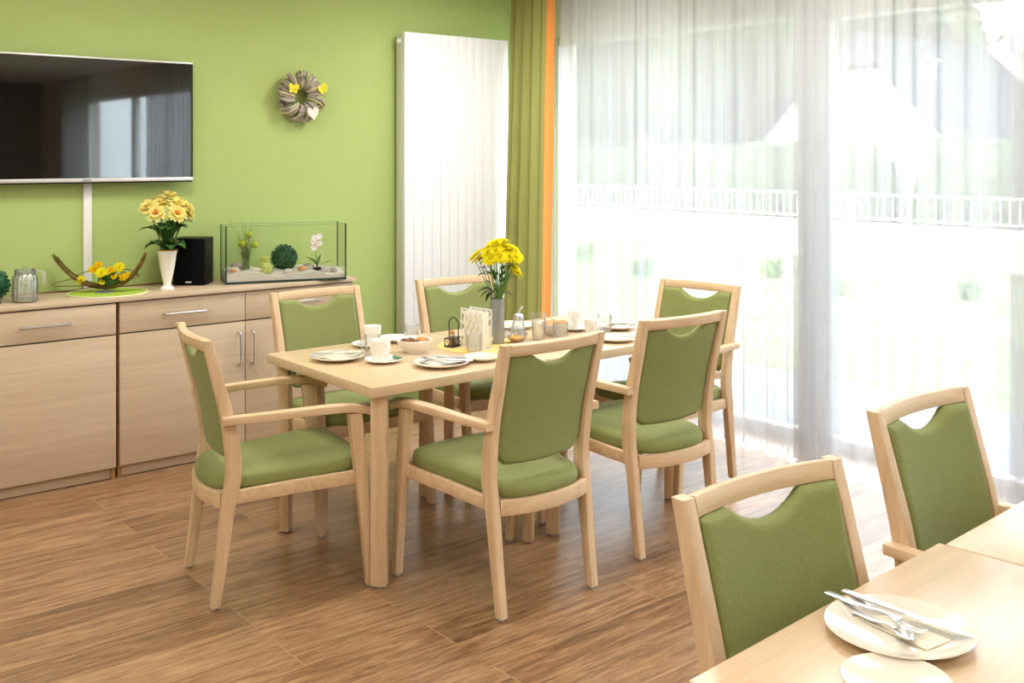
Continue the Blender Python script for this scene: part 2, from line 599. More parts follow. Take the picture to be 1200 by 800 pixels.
def leaf(bm, base, tip, width, up=Vector((0, 0, 1)), n=5, bend=0.0, fold=0.15, mi=0, power=0.8):
    base, tip = Vector(base), Vector(tip)
    d = tip - base
    L = d.length
    d.normalize()
    s = d.cross(up)
    if s.length < 1e-4:
        s = Vector((1, 0, 0))
    s.normalize()
    w = s.cross(d).normalized()
    prev = None
    for i in range(n + 1):
        t = i / n
        ww = width * (math.sin(PI * min(1, t * 0.92 + 0.04)) ** power)
        p = base + d * (L * t) + w * (bend * L * math.sin(PI * t))
        row = [bm.verts.new(p - s * ww + w * ww * fold), bm.verts.new(p), bm.verts.new(p + s * ww + w * ww * fold)]
        if prev:
            for a in (0, 1):
                bm.faces.new((prev[a], prev[a + 1], row[a + 1], row[a])).material_index = mi
        prev = row

# ------------------------------------------------------------------ camera
cam_d = bpy.data.cameras.new('camera')
cam = bpy.data.objects.new('camera', cam_d)
C.objects.link(cam)
cam.location = (0, 0, 1.59)
cam.rotation_euler = (R(90), 0, R(50.6 - 90))
cam_d.sensor_width = 36
cam_d.lens = 36 * 1224 / 1200
cam_d.shift_y = -(400 - 182) / 1200
cam_d.clip_end = 500
sc.camera = cam

# ------------------------------------------------------------------ the room
X0, X1, Y0, Y1, ZC = -1.7, 4.9, -7.0, 5.62, 2.76
XO = 5.15
b = nb(); box(b, X0 - .2, XO, Y0 - .2, Y1 + .2, -0.1, 0.0); obj('floor', b, 'floor', kind='structure', smooth=0)
b = nb(); box(b, X0 - .2, XO, Y1, Y1 + .2, 0.0, ZC); obj('wall_back', b, 'wall_green', kind='structure', smooth=0)
b = nb(); box(b, X0 - .2, X0, Y0, Y1, 0.0, ZC); obj('wall_left', b, 'wall_white', kind='structure', smooth=0)
b = nb(); box(b, X0 - .2, XO, Y0 - .2, Y0, 0.0, ZC); obj('wall_front', b, simple('taupe_wall_paint', (150, 140, 128), .9), kind='structure', smooth=0)
b = nb(); box(b, X0 - .2, XO, Y0 - .2, Y1 + .2, ZC, ZC + .1); obj('ceiling', b, 'ceiling', kind='structure', smooth=0)
b = nb(); box(b, X0 - .2, XO, Y0 - .2, Y1 + .2, ZC + .1, 4.15); obj('wall_upper', b, 'plaster', kind='structure', smooth=0)
WT = 2.42
YW = [5.54, 3.40, 1.15, -0.9, -2.9, -4.9]
b = nb()
box(b, X1, XO, Y0, Y1, WT, ZC)
box(b, X1, XO, YW[0], Y1, 0, WT)
box(b, X1, XO, Y0, YW[-1], 0, WT)
obj('wall_right', b, 'wall_white', kind='structure', smooth=0)
for i in range(5):
    ya, yb = YW[i + 1], YW[i]
    fw = 0.055
    b = nb()
    xa, xb = X1 + .03, X1 + .11
    tops = WT - (0.06 if i != 1 else 0.09)
    box(b, xa, xb, ya, ya + (fw if i else .09), 0.0, WT, .004)
    box(b, xa, xb, yb - (fw if i != 1 else .09), yb, 0.0, WT, .004)
    box(b, xa, xb, ya + .04, yb - .04, 0.0, 0.06, .004)
    box(b, xa, xb, ya + .04, yb - .04, tops, WT, .004)
    w = obj('window_%d' % (i + 1), b, 'frame_white', kind='structure')
    b = nb(); box(b, X1 + .065, X1 + .075, ya + .05, yb - .05, .05, tops + .01)
    obj('glass_pane', b, 'pane', w, smooth=0)

# ------------------------------------------------------------------ curtains
def hang(name, y0, y1, x, amp, z0, z1, mat, seed, per=(0.09, 0.17), ny=None, flare=0.0, parent=None, nz=10, xb=0.0, drift=0.25, xf=0.0):
    rr = random.Random(seed)
    ys = []
    # fold phase along the rail
    L = abs(y1 - y0)
    cuts = [0.0]
    while cuts[-1] < L:
        cuts.append(cuts[-1] + rr.uniform(*per))
    amps = [amp * rr.uniform(0.55, 1.15) for _ in cuts]
    sh = [rr.uniform(-1, 1) for _ in cuts]
    n = ny or int(L / 0.008)
    b = nb()
    cols = []
    for i in range(n + 1):
        s = L * i / n
        k = max(j for j in range(len(cuts)) if cuts[j] <= s + 1e-9)
        k = min(k, len(cuts) - 2)
        t = (s - cuts[k]) / (cuts[k + 1] - cuts[k])
        a = amps[k] * (1 - t) + amps[k + 1] * t
        d = sh[k] * (1 - t) + sh[k + 1] * t
        col = []
        for j in range(nz + 1):
            q = j / nz
            z = z0 + (z1 - z0) * q
            fl = (1 - q)
            ph = 2 * PI * t
            xx = x - xb * fl - xf * fl * i / n - a * (0.55 + 0.6 * fl) * math.sin(ph) + d * amp * drift * fl
            yy = (y0 + (y1 - y0) * i / n) + a * 0.35 * math.sin(2 * ph) + flare * fl * (i / n - .0)
            if j == 0:
                z += 0.004 * math.sin(ph + 1) + 0.003 * d
            col.append(b.verts.new((xx, yy, z)))
        cols.append(col)
    for c0, c1 in zip(cols[:-1], cols[1:]):
        for j in range(nz):
            b.faces.new((c0[j], c1[j], c1[j + 1], c0[j + 1]))
    return obj(name, b, mat, parent, smooth=80)

GSH = 'white sheer curtains along the glass wall'
o = hang('sheer_curtain', 5.12, 3.02, 4.615, 0.022, 0.010, 2.70, 'sheer', 3)
tag(o, 'white sheer curtain beside the olive drape, hanging behind the table laid for breakfast', 'curtain', GSH)
o = hang('sheer_curtain', 3.24, 2.02, 4.545, 0.022, 0.010, 2.70, 'sheer', 12)
tag(o, 'white sheer curtain in front of the house gable, overlapping the one beside the drape', 'curtain', GSH)
o = hang('sheer_curtain', 2.16, -0.1, 4.615, 0.022, 0.010, 2.70, 'sheer', 21)
tag(o, 'white sheer curtain at the right edge of the photo, farthest from the olive drape', 'curtain', GSH)
o = hang('sheer_curtain', -0.15, -1.55, 4.615, 0.022, 0.010, 2.70, 'sheer', 31)
tag(o, 'narrow white sheer curtain mirrored at the right edge of the television screen', 'curtain', GSH)
o = hang('sheer_curtain', -3.7, -5.0, 4.615, 0.022, 0.010, 2.70, 'sheer', 41)
tag(o, 'white sheer curtain mirrored near the middle of the television screen', 'curtain', GSH)
dr = hang('side_drape', 5.115, 5.475, 4.49, 0.042, 0.03, 2.70, 'drape', 8, per=(0.075, 0.105), ny=160, flare=0.0, xb=0.04, drift=0.5, xf=0.06)
tag(dr, 'olive green floor-length drape with an orange lining edge, between radiator and sheer curtain', 'curtain')
b = nb()
vv = []
for i in range(9):
    t = i / 8
    col = []
    for j in range(11):
        z = 0.03 + (2.70 - .03) * j / 10
        col.append(b.verts.new((4.49 - 0.05 * (1 - j / 10) + 0.03 * (1 - t) ** 2 - .012 * math.sin(PI * t), 5.058 + 0.055 * t, z)))
    vv.append(col)
for c0, c1 in zip(vv[:-1], vv[1:]):
    for j in range(10):
        b.faces.new((c0[j], c1[j], c1[j + 1], c0[j + 1]))
obj('lining_edge', b, 'orange', dr, smooth=80, label='orange lining turned out along the front edge')

# ------------------------------------------------------------------ radiator
rd = thing('panel_radiator', 'tall white vertical radiator on the green wall beside the drape', 'radiator', (4.0645, 5.50, 0.16))
b = nb()
W2, H = 0.4205, 2.208
nr = 12
step = 2 * W2 / nr
for i in range(nr):
    x = -W2 + step * i
    box(b, x + .0012, x + step - .0012, 0.0, 0.022, 0.0, H, .003, 2)
box(b, -W2 + .004, W2 - .004, 0.006, 0.03, 0.006, H - .006)
obj('front_panel', b, 'radiator', rd)
b = nb()
box(b, -W2, -W2 + .006, 0.022, 0.095, 0.02, H - .012, .002)
obj('side_cover', b, 'rad_side', rd)
b = nb()
box(b, W2 - .006, W2, 0.022, 0.095, 0.02, H - .012, .002)
obj('side_cover', b, 'rad_side', rd)
b = nb()
box(b, -W2 + .006, W2 - .006, .075, .095, .02, H - .014)
obj('rear_panel', b, 'radiator', rd)
b = nb()
lathe(b, [(0, 0), (.016, 0), (.016, .01), (.009, .012), (.009, .02), (0, .02)], 16)
v = obj('bleed_valve', b, 'rail_white', rd, (-W2 - .0, .058, H - .055), (0, R(-90), 0))
for sx in (-.25, .25):
    for zz in (.3, H - .4):
        b = nb(); box(b, sx - .03, sx + .03, .094, .119, zz, zz + .06)
        obj('wall_bracket', b, 'rail_white', rd)
for sx in (-.05, .05):
    b = nb(); tube(b, [(sx, .05, -.16), (sx, .05, .03)], .009, 10)
    obj('supply_pipe', b, 'rail_white', rd)

# ------------------------------------------------------------------ television, duct, wreath
tv = thing('wall_television', 'flat black television with thin silver frame on the green wall', 'television', (1.716, 5.565, 1.447))
w, h = 0.565, 0.65
b = nb(); box(b, -w + .004, w - .004, -.028, .0, .012, h - .004, .006); obj('back_shell', b, 'black', tv)
b = nb(); box(b, -w + .007, w - .007, -.033, -.027, .026, h - .009); obj('screen', b, 'tv_screen', tv, smooth=0)
b = nb()
box(b, -w, w, -.036, -.004, h - .009, h, .0015)
box(b, -w, w, -.038, -.004, .006, .025, .0015)
box(b, -w, -w + .006, -.035, -.004, .012, h - .004, .0015, mi=1)
box(b, w - .006, w, -.035, -.004, .012, h - .004, .0015, mi=1)
box(b, -w + .002, w - .002, -.030, -.004, -.001, .006, mi=1)
obj('bezel', b, ['tv_silver', 'black'], tv)
b = nb()
box(b, -.022, .022, -.0395, -.0375, .011, .0195)
obj('badge', b, 'grey_metal', tv, smooth=0)
b = nb(); box(b, -.2, .2, .0, .053, .2, .45); obj('wall_mount', b, 'black', tv)

b = nb()
box(b, 1.723, 1.765, Y1 - .018, Y1, .893, 1.46, .002)
tag(obj('cable_duct', b, 'white_plastic'), 'narrow white cable duct running down the wall below the television', 'cable duct')

wr = thing('twig_wreath', 'grey twig wreath with yellow butterflies and a white heart on the green wall', 'wreath', (2.955, Y1 - .06, 1.937))
b = nb()
Rm, rm = 0.1, 0.048
for k in range(74):
    a0 = 2 * PI * k / 74 + rnd.uniform(-.05, .05)
    tw = rnd.uniform(.25, .75)
    rr_ = rm * rnd.uniform(.82, 1.12)
    path = []
    ph0 = rnd.uniform(0, 2 * PI)
    span = rnd.uniform(.7, .98)
    for i in range(13):
        ph = ph0 + 2 * PI * span * i / 12
        a = a0 + tw * (i / 12 - .5)
        rad = Rm + rr_ * math.cos(ph)
        path.append((rad * math.cos(a), -rr_ * math.sin(ph) * .9, rad * math.sin(a)))
    tube(b, path, rnd.uniform(.0035, .0075), 6)
obj('twig_ring', b, 'twig', wr)
b = nb()
for a0 in (.6, 1.75, 2.2, 4.0, 5.9, 3.1):
    path = []
    for i in range(11):
        ph = -.3 + (PI + .6) * i / 10
        a = a0 + .35 * (i / 10 - .5)
        rad = Rm + (rm + .008) * math.cos(ph)
        path.append((rad * math.cos(a), -(rm + .008) * math.sin(ph) * .95, rad * math.sin(a)))
    tube(b, path, .0028, 6)
obj('straw_cord', b, 'straw', wr)
def butterfly(loc, ang):
    b = nb()
    for sx in (-1, 1):
        for (ox, oz, rx, rz) in ((.017, .011, .016, .019), (.014, -.013, .012, .014)):
            ring = []
            for i in range(14):
                a = 2 * PI * i / 14
                ring.append(Vector((sx * (ox + rx * math.cos(a)), -.006 - abs(ox + rx * math.cos(a)) * .35, oz + rz * math.sin(a))))
            loft(b, [[p + Vector((0, .0015, 0)) for p in ring], ring])
    tube(b, [(0, -.004, -.02), (0, -.006, .018)], .003, 6)
    return obj('butterfly', b, 'yellow_paint', wr, loc, (0, ang, 0), label='yellow butterfly ornament')
butterfly((-.082, -.05, .042), 0.1)
butterfly((.115, -.042, .048), -.5)
b = nb()
ring = []
for i in range(36):
    t = 2 * PI * i / 36
    ring.append((.0026 * 16 * math.sin(t) ** 3 * .9, .0028 * (13 * math.cos(t) - 5 * math.cos(2 * t) - 2 * math.cos(3 * t) - math.cos(4 * t))))
loft(b, [[Vector((x, .0, z)) for x, z in ring], [Vector((x, -.007, z)) for x, z in ring], [Vector((x * .93, -.009, z * .93)) for x, z in ring]])
obj('heart_pendant', b, 'heart', wr, (.048, -.05, -.098), (0, R(-8), 0), label='white wooden heart')

# ------------------------------------------------------------------ sideboard
ZT = 0.893
b = nb(); box(b, .40, 3.105, 5.178, 5.612, ZT - .022, ZT, .002)
tag(obj('sideboard_worktop', b, 'laminate'), 'long pale wood worktop running over the sideboard cabinets', 'worktop')
def bar_handle(parent, c, L, axis):
    b = nb()
    cx, cy, cz = c
    if axis == 'x':
        path = [(cx - L / 2, cy, cz), (cx - L / 2, cy - .022, cz), (cx - L / 2 + .008, cy - .03, cz), (cx + L / 2 - .008, cy - .03, cz), (cx + L / 2, cy - .022, cz), (cx + L / 2, cy, cz)]
    else:
        path = [(cx, cy, cz - L / 2), (cx, cy - .022, cz - L / 2), (cx, cy - .03, cz - L / 2 + .008), (cx, cy - .03, cz + L / 2 - .008), (cx, cy - .022, cz + L / 2), (cx, cy, cz + L / 2)]
    sweep(b, path, csec(.0055, 10), up=Vector((0.3, 1, 0.2)))
    obj('handle', b, 'steel_h', parent, label='slim silver bar handle')
def cabinet(x0, x1, yf, label, cols):
    c = thing('sideboard_cabinet', label, 'cabinet', (0, 0, 0), 0, 'sideboard cabinets')
    b = nb()
    e = .018
    zt = ZT - .0235
    box(b, x0, x0 + e, yf + .021, 5.60, 0, zt)
    box(b, x1 - e, x1, yf + .021, 5.60, 0, zt)
    box(b, x0 + e, x1 - e, yf + .03, 5.60, .05, .068)
    box(b, x0 + e, x1 - e, yf + .03, 5.60, zt - .018, zt)
    box(b, x0 + e, x1 - e, 5.585, 5.60, .05, zt)
    obj('carcass', b, 'laminate_dark', c, smooth=0)
    b = nb(); box(b, x0 + e + .001, x1 - e - .001, yf + .035, yf + .05, 0.003, .06); obj('plinth', b, 'laminate', c, smooth=0)
    w = (x1 - x0) / cols
    for i in range(cols):
        a, bb = x0 + w * i + .0025, x0 + w * (i + 1) - .0025
        m = nb(); box(m, a, bb, yf, yf + .019, .715, zt - .006, .0012); d = obj('drawer', m, 'laminate', c)
        bar_handle(d, ((a + bb) / 2, yf, .79), .215, 'x')
        m = nb(); box(m, a, bb, yf, yf + .019, .062, .708, .0012); d = obj('door', m, 'laminate', c)
        if cols == 2 and x0 > 1:
            bar_handle(d, (bb - .035 if i == 0 else a + .035, yf, .567), .17, 'z')
        else:
            bar_handle(d, (a + .035 if i == 1 else bb - .035, yf, .567), .17, 'z') if i == 0 else bar_handle(d, (a + .035, yf, .567), .17, 'z')
    b = nb(); box(b, x0 + .02, x1 - .02, yf + .022, yf + .026, .06, zt - .02); obj('gap_shade_sheet', b, 'gap', c, smooth=0)  # dark sheet: shade in the gaps between the fronts, put into its colour
    return c
cabinet(.435, 1.752, 5.186, 'pale wood cabinet at the left end of the sideboard, below the television', 2)
cabinet(1.768, 3.095, 5.196, 'pale wood cabinet at the right end of the sideboard, below vase and glass tank', 2)

# ---- things on the sideboard
def ball(name, c, r, n, seed, mat='box_leaf'):
    rr = random.Random(seed)
    b = nb()
    blob(b, (0, 0, r), r * .88, 3, .03, seed)
    for i in range(n):
        z = 1 - 2 * (i + .5) / n
        a = i * 2.399963
        q = math.sqrt(max(0, 1 - z * z))
        d = Vector((q * math.cos(a), q * math.sin(a), z))
        p = Vector((0, 0, r)) + d * r * .86
        t = Vector((rr.uniform(-1, 1), rr.uniform(-1, 1), rr.uniform(-1, 1)))
        tip = p + (d * .6 + t * .6).normalized() * r * rr.uniform(.16, .26)
        if tip.z < 0.001:
            continue
        leaf(b, p, tip, r * .07, up=t.normalized(), n=2)
    return obj(name, b, mat, None, c)
o = ball('boxwood_ball', (1.262, 5.47, ZT), .075, 420, 5)
tag(o, 'dark green leaf ball at the left photo edge, behind the glass jug', 'decoration', 'green leaf balls')

b = nb()
prof = rsec(.055, .016, .014, 4)
loft(b, [[Vector((x, y + .0, .0)) for x, y in prof], [Vector((x, y, .012)) for x, y in prof], [Vector((x * .9, y * .85, .018)) for x, y in prof]])
o = obj('remote_control', b, 'black', None, (1.215, 5.36, ZT), (0, 0, R(-35)))
tag(o, 'small black remote control lying at the left end in front of the leaf ball', 'remote control')

jg = thing('glass_jug', 'ribbed clear glass jug with lid on the sideboard, left of the green mat', 'jug', (1.365, 5.315, ZT))
b = nb()
lathe(b, [(0, .004), (.052, .004), (.056, .010), (.0575, .06), (.056, .115), (.050, .126), (.044, .134), (.046, .152), (.0445, .152), (.042, .135), (.047, .124), (.053, .113), (.0545, .06), (.053, .013), (0, .010)], 96, ribs=16, rib=.03)
obj('jug_body', b, 'glass_j', jg)
b = nb(); lathe(b, [(0, .010), (.053, .014), (.054, .02), (.0, .018)], 32); obj('thick_base', b, glassy('thick_glass', (.96, .97, .97), .06, .6, .2, (250, 252, 252)), jg)
b = nb()
sweep(b, spline([(.040, 0, .146), (.062, .0, .150), (.086, 0, .143), (.092, 0, .118), (.088, 0, .085)], 6), rsec(.008, .0045, .003), up=Vector((0, 1, 0)))
obj('handle', b, 'glass_j', jg, None, (0, 0, R(-40)))
b = nb()
lathe(b, [(0, .150), (.043, .150), (.043, .156), (.02, .160), (.008, .162), (.010, .171), (0, .173)], 32)
obj('lid', b, 'glass_j', jg)

b = nb(); lathe(b, [(0, 0), (.19, 0), (.19, .004), (0, .004)], 64)
o = tag(obj('round_placemat', b, 'lime', None, (1.775, 5.385, ZT)), 'round lime green mat with pale edging under the twig boat', 'placemat')
b = nb()
sweep(b, [(.19 * math.cos(2 * PI * i / 64), .19 * math.sin(2 * PI * i / 64), .003) for i in range(64)], csec(.0035, 6), closed=True)
obj('edging', b, 'lime_edge', o)

bt = thing('twig_boat', 'curved twig boat of yellow flowers on a stand over the lime mat', 'flower arrangement', (1.765, 5.40, ZT + .004), R(-36))
def arc_pt(t, off=(0, 0)):
    # t in -1..1 along the crescent
    x = (.272 if t < 0 else .215) * t * (1 - .06 * t * t)
    z = .03 + .160 * abs(t) ** (2.2 if t < 0 else 2.4)
    return Vector((x, off[0], z + off[1]))
b = nb()
for k in range(26):
    ph = rnd.uniform(0, 2 * PI)
    rr_ = rnd.uniform(.004, .017)
    tws = rnd.uniform(-1.5, 1.5)
    t0, t1 = rnd.uniform(-1.04, -.8), rnd.uniform(.8, 1.04)
    path = []
    for i in range(17):
        t = t0 + (t1 - t0) * i / 16
        a = ph + tws * t
        path.append(arc_pt(t, (rr_ * 1.5 * math.cos(a), rr_ * math.sin(a))))
    tube(b, path, rnd.uniform(.0016, .0034), 5)
obj('twig_bundle', b, 'twig_brown', bt)
b = nb()
for k in range(12):
    ph = rnd.uniform(0, 2 * PI)
    path = [arc_pt(-1 + 2 * i / 16, (.014 * math.cos(ph + i * .3), .01 * math.sin(ph + i * .3))) for i in range(17)]
    tube(b, path, .0018, 5)
obj('green_twigs', b, 'twig_green', bt)
b = nb()
lathe(b, [(0, 0), (.05, 0), (.05, .004), (.012, .007), (.006, .03), (0, .03)], 24)
obj('stand', b, 'grey_metal', bt)
b = nb()
tube(b, spline([(-.16, 0, .07), (-.25, -.02, .045), (-.22, -.03, .035), (-.05, -.03, .04), (.02, 0, .05)], 6), .0022, 6)
tube(b, spline([(-.16, .01, .08), (-.06, .02, .11), (.08, .02, .10), (.17, .01, .08)], 6), .0022, 6)
tube(b, spline([(.03, 0, .09), (.10, .01, .115), (.17, .0, .085), (.12, -.01, .06)], 6), .0022, 6)
obj('vine_loop', b, 'twig_brown', bt)
b = nb()
blob(b, (.03, 0, .062), (.06, .04, .032), 3, .12, 3)
for k in range(40):
    a = rnd.uniform(0, 2 * PI)
    p = Vector((.03 + .04 * math.cos(a), .03 * math.sin(a), rnd.uniform(.05, .085)))
    leaf(b, p, p + Vector((math.cos(a) * .03, math.sin(a) * .03, rnd.uniform(-.005, .03))), .008, n=3)
obj('foliage', b, 'leaf', bt)
def frill(b, c, r, n, seed, layers=3, mi=0, flat=.55, axis=Vector((0, 0, 1)), w=.24):
    rr = random.Random(seed)
    axis = axis.normalized()
    x = axis.orthogonal().normalized()
    y = axis.cross(x)
    c = Vector(c)
    for l in range(layers):
        el = R(8 + l * 62 / max(1, layers - 1)) if layers > 1 else R(15)
        m = max(5, int(n * (1 - .22 * l)))
        for i in range(m):
            a = 2 * PI * (i + .5 * (l % 2)) / m + rr.uniform(-.12, .12)
            d = (x * math.cos(a) + y * math.sin(a)) * math.cos(el) + axis * math.sin(el) * flat * 1.4
            leaf(b, c + d * r * .12, c + d * r * (1 - .14 * l) * rr.uniform(.9, 1.06), r * w, up=axis, n=3, bend=.06, fold=.25, mi=mi, power=.6)
for i, (x, y, z, r, m) in enumerate([(-.115, -.01, .062, .026, 'petal_y'), (-.055, .0, .115, .028, 'petal_g'), (-.03, 0, .138, .022, 'petal_g'), (-.005, -.03, .1, .034, 'petal_y'), (.0, -.035, .055, .02, 'petal_y'), (.03, -.01, .112, .022, 'petal_g'),
                                   (.072, -.005, .125, .032, 'petal_y'), (.09, -.012, .075, .026, 'petal_g'), (.115, -.005, .085, .02, 'petal_g'), (.055, -.03, .082, .018, 'petal_g')]):
    b = nb(); frill(b, (0, 0, 0), r, 9, i, 3, axis=Vector((.1, -.75, .6)), w=.3)
    obj('flower_head', b, m, bt, (x, y, z))

# vase + gerberas
vs = thing('white_vase', 'white trumpet vase on a foot, standing left of the black speaker', 'vase', (2.062, 5.335, ZT))
b = nb()
lathe(b, [(0, 0), (.036, 0), (.037, .008), (.022, .02), (.019, .032), (.028, .07), (.036, .11), (.042, .15), (.047, .185), (.053, .206), (.050, .206), (.043, .18), (.036, .13), (.026, .08), (.015, .05), (0, .045)], 40)
obj('vase_body', b, 'ivory', vs)
b = nb(); lathe(b, [(.0525, .203), (.0545, .206), (.0525, .209), (.0495, .207), (.0525, .203)], 40); obj('gold_rim', b, 'gold', vs)
gb = thing('gerbera_bouquet', 'bouquet of yellow gerberas with red centres and dark leaves in the white vase', 'bouquet', (2.062, 5.335, ZT + .05))
b = nb()
heads = [(-.075, -.04, .35, (-.35, -.75, .45), 1), (-.095, .0, .375, (-.5, -.4, .75), 0), (-.03, .02, .385, (-.1, -.3, .9), 0), (.025, -.06, .345, (.1, -.85, .45), 1),
         (.045, -.02, .385, (.25, -.5, .8), 0), (.095, -.01, .365, (.6, -.4, .7), 0), (.03, .04, .425, (.1, -.2, 1), 0), (.11, .02, .335, (.8, -.4, .3), 0), (-.02, .06, .40, (-.2, .3, .9), 0), (.075, .05, .39, (.4, .4, .8), 0)]
for (x, y, z, ax, c) in heads:
    tube(b, spline([(x * .08, y * .08, .0), (x * .4, y * .4, .2), (x, y, z - .008)], 5), .0032, 6)
obj('stems', b, 'leaf_l', gb)
def lobed(bm, base, tip, width, seed):
    # gerbera leaf: a broad lobed blade with a drooping tip
    rr = random.Random(seed)
    base, tip = Vector(base), Vector(tip)
    d = tip - base
    L = d.length
    d.normalize()
    s_ = d.cross(Vector((0, 0, 1))).normalized()
    w_ = s_.cross(d).normalized()
    n = 12
    prev = None
    for i in range(n + 1):
        t = i / n
        ww = width * (math.sin(PI * min(1, t * .95 + .03)) ** .75) * (1 + (.32 if i % 3 == 1 else -.22 if i % 3 == 0 else 0))
        p = base + d * (L * t) + w_ * (.16 * L * math.sin(PI * t * .9)) - Vector((0, 0, .30 * L * t ** 3))
        row = [bm.verts.new(p - s_ * ww + w_ * ww * .3), bm.verts.new(p - s_ * ww * .5 + w_ * ww * .1), bm.verts.new(p), bm.verts.new(p + s_ * ww * .5 + w_ * ww * .1), bm.verts.new(p + s_ * ww + w_ * ww * .3)]
        if prev:
            for a in range(4):
                bm.faces.new((prev[a], prev[a + 1], row[a + 1], row[a]))
        prev = row
b = nb()
for k in range(11):
    a = 2 * PI * k / 11 + rnd.uniform(-.2, .2)
    q = rnd.uniform(.12, .155)
    lobed(b, (.02 * math.cos(a), .02 * math.sin(a), .20), (q * math.cos(a), q * math.sin(a), .30 + rnd.uniform(-.01, .05)), .042, k)
for k in range(9):
    a = 2 * PI * k / 9 + .35
    q = rnd.uniform(.09, .125)
    lobed(b, (.02 * math.cos(a), .02 * math.sin(a), .16), (q * math.cos(a), q * math.sin(a), .19 + rnd.uniform(-.01, .03)), .036, 50 + k)
for k in range(10):
    a = 2 * PI * k / 10 + .1
    lobed(b, (.015 * math.cos(a), .015 * math.sin(a), .15), (.055 * math.cos(a), .055 * math.sin(a), .335), .026, 90 + k)
obj('leaves', b, 'leaf', gb)
for i, (x, y, z, ax, c) in enumerate(heads):
    b = nb()
    frill(b, (0, 0, 0), .056, 18, 40 + i, 3, axis=Vector(ax), w=.20, flat=.7)
    f = obj('flower_head', b, 'petal', gb, (x, y, z))
    b = nb(); A = Vector(ax).normalized(); blob(b, A * .012, .013 if c else .009, 2, .1, i)
    obj('flower_centre', b, 'flower_c' if c else 'petal', f)

sp = thing('loudspeaker', 'black box loudspeaker on the sideboard between vase and glass tank', 'loudspeaker', (2.255, 5.475, ZT), R(-41))
b = nb(); box(b, -.088, .088, -.055, .085, 0, .252, .004); obj('cabinet', b, 'black', sp)
b = nb(); box(b, -.0845, .0845, -.064, -.054, .004, .248, .003); obj('grille', b, 'black_mesh', sp)
b = nb(); box(b, -.016, .016, -.0655, -.0635, .014, .021); obj('badge', b, 'white_plastic', sp, smooth=0)

# glass tank
TX, TY, TA = 2.375, 5.318, R(-16.3)
tk = thing('glass_tank', 'open rectangular glass tank with dark silicone edges on the sideboard', 'tank', (TX, TY, ZT), TA)
TL, TD, TH = .66, .205, .314
g = .004
b = nb()
box(b, 0, TL, 0, g, g, TH); obj('front_pane', b, 'glass_t', tk, smooth=0)
b = nb(); box(b, 0, TL, TD - g, TD, g, TH); obj('back_pane', b, 'glass_t', tk, smooth=0)
b = nb(); box(b, 0, g, g, TD - g, g, TH); obj('side_pane', b, 'glass_t', tk, smooth=0)
b = nb(); box(b, TL - g, TL, g, TD - g, g, TH); obj('side_pane', b, 'glass_t', tk, smooth=0)
b = nb(); box(b, 0, TL, 0, TD, 0, g); obj('base_pane', b, 'glass_e', tk, smooth=0)
b = nb()
box(b, -.001, .006, -.001, .006, 0, TH + .001); box(b, TL - .006, TL + .001, -.001, .006, 0, TH + .001)
box(b, -.001, .004, TD - .004, TD + .001, 0, TH); box(b, TL - .004, TL + .001, TD - .004, TD + .001, 0, TH)
box(b, 0, TL, -.001, .004, 0, .012); box(b, 0, TL, TD - .003, TD + .001, 0, .01)
box(b, -.001, .005, 0, TD, 0, .012); box(b, TL - .005, TL + .001, 0, TD, 0, .012)
obj('silicone_edge', b, 'glass_e', tk, smooth=0)
b = nb(); box(b, 0.003, TL - .003, .0008, .0032, TH - .0012, TH + .0008); box(b, .003, TL - .003, TD - .0032, TD - .0008, TH - .0012, TH + .0008)
obj('ground_rim', b, simple('green_glass_rim', (120, 160, 128), .2), tk, smooth=0)
def tk_w(x, y, z):
    c, s = math.cos(TA), math.sin(TA)
    return (TX + x * c - y * s, TY + x * s + y * c, ZT + z)
b = nb()
NX, NY = 44, 14
def sandz(x, y):
    return .046 + .026 * (y / TD) + .008 * math.sin(x * 17) * math.sin(y * 31 + 1) + .006 * math.sin(x * 41 + y * 20) + .012 * math.exp(-((x - .1) / .09) ** 2) - .008 * (x / TL)
top = [[b.verts.new((.0075 + (TL - .015) * i / NX, .0075 + (TD - .015) * j / NY, sandz(TL * i / NX, TD * j / NY))) for j in range(NY + 1)] for i in range(NX + 1)]
bot = [[b.verts.new((v.co.x, v.co.y, .0125)) for v in row] for row in top]
for i in range(NX):
    for j in range(NY):
        b.faces.new((top[i][j], top[i + 1][j], top[i + 1][j + 1], top[i][j + 1]))
        b.faces.new((bot[i][j], bot[i][j + 1], bot[i + 1][j + 1], bot[i + 1][j]))
for i in range(NX):
    b.faces.new((top[i][0], bot[i][0], bot[i + 1][0], top[i + 1][0])); b.faces.new((top[i][NY], top[i + 1][NY], bot[i + 1][NY], bot[i][NY]))
for j in range(NY):
    b.faces.new((top[0][j], top[0][j + 1], bot[0][j + 1], bot[0][j])); b.faces.new((top[NX][j], bot[NX][j], bot[NX][j + 1], top[NX][j + 1]))
o = obj('sand_bed', b, 'sand', None, (TX, TY, ZT), (0, 0, TA))
tag(o, 'pale sand filling the bottom of the glass tank', 'sand', kind='stuff')
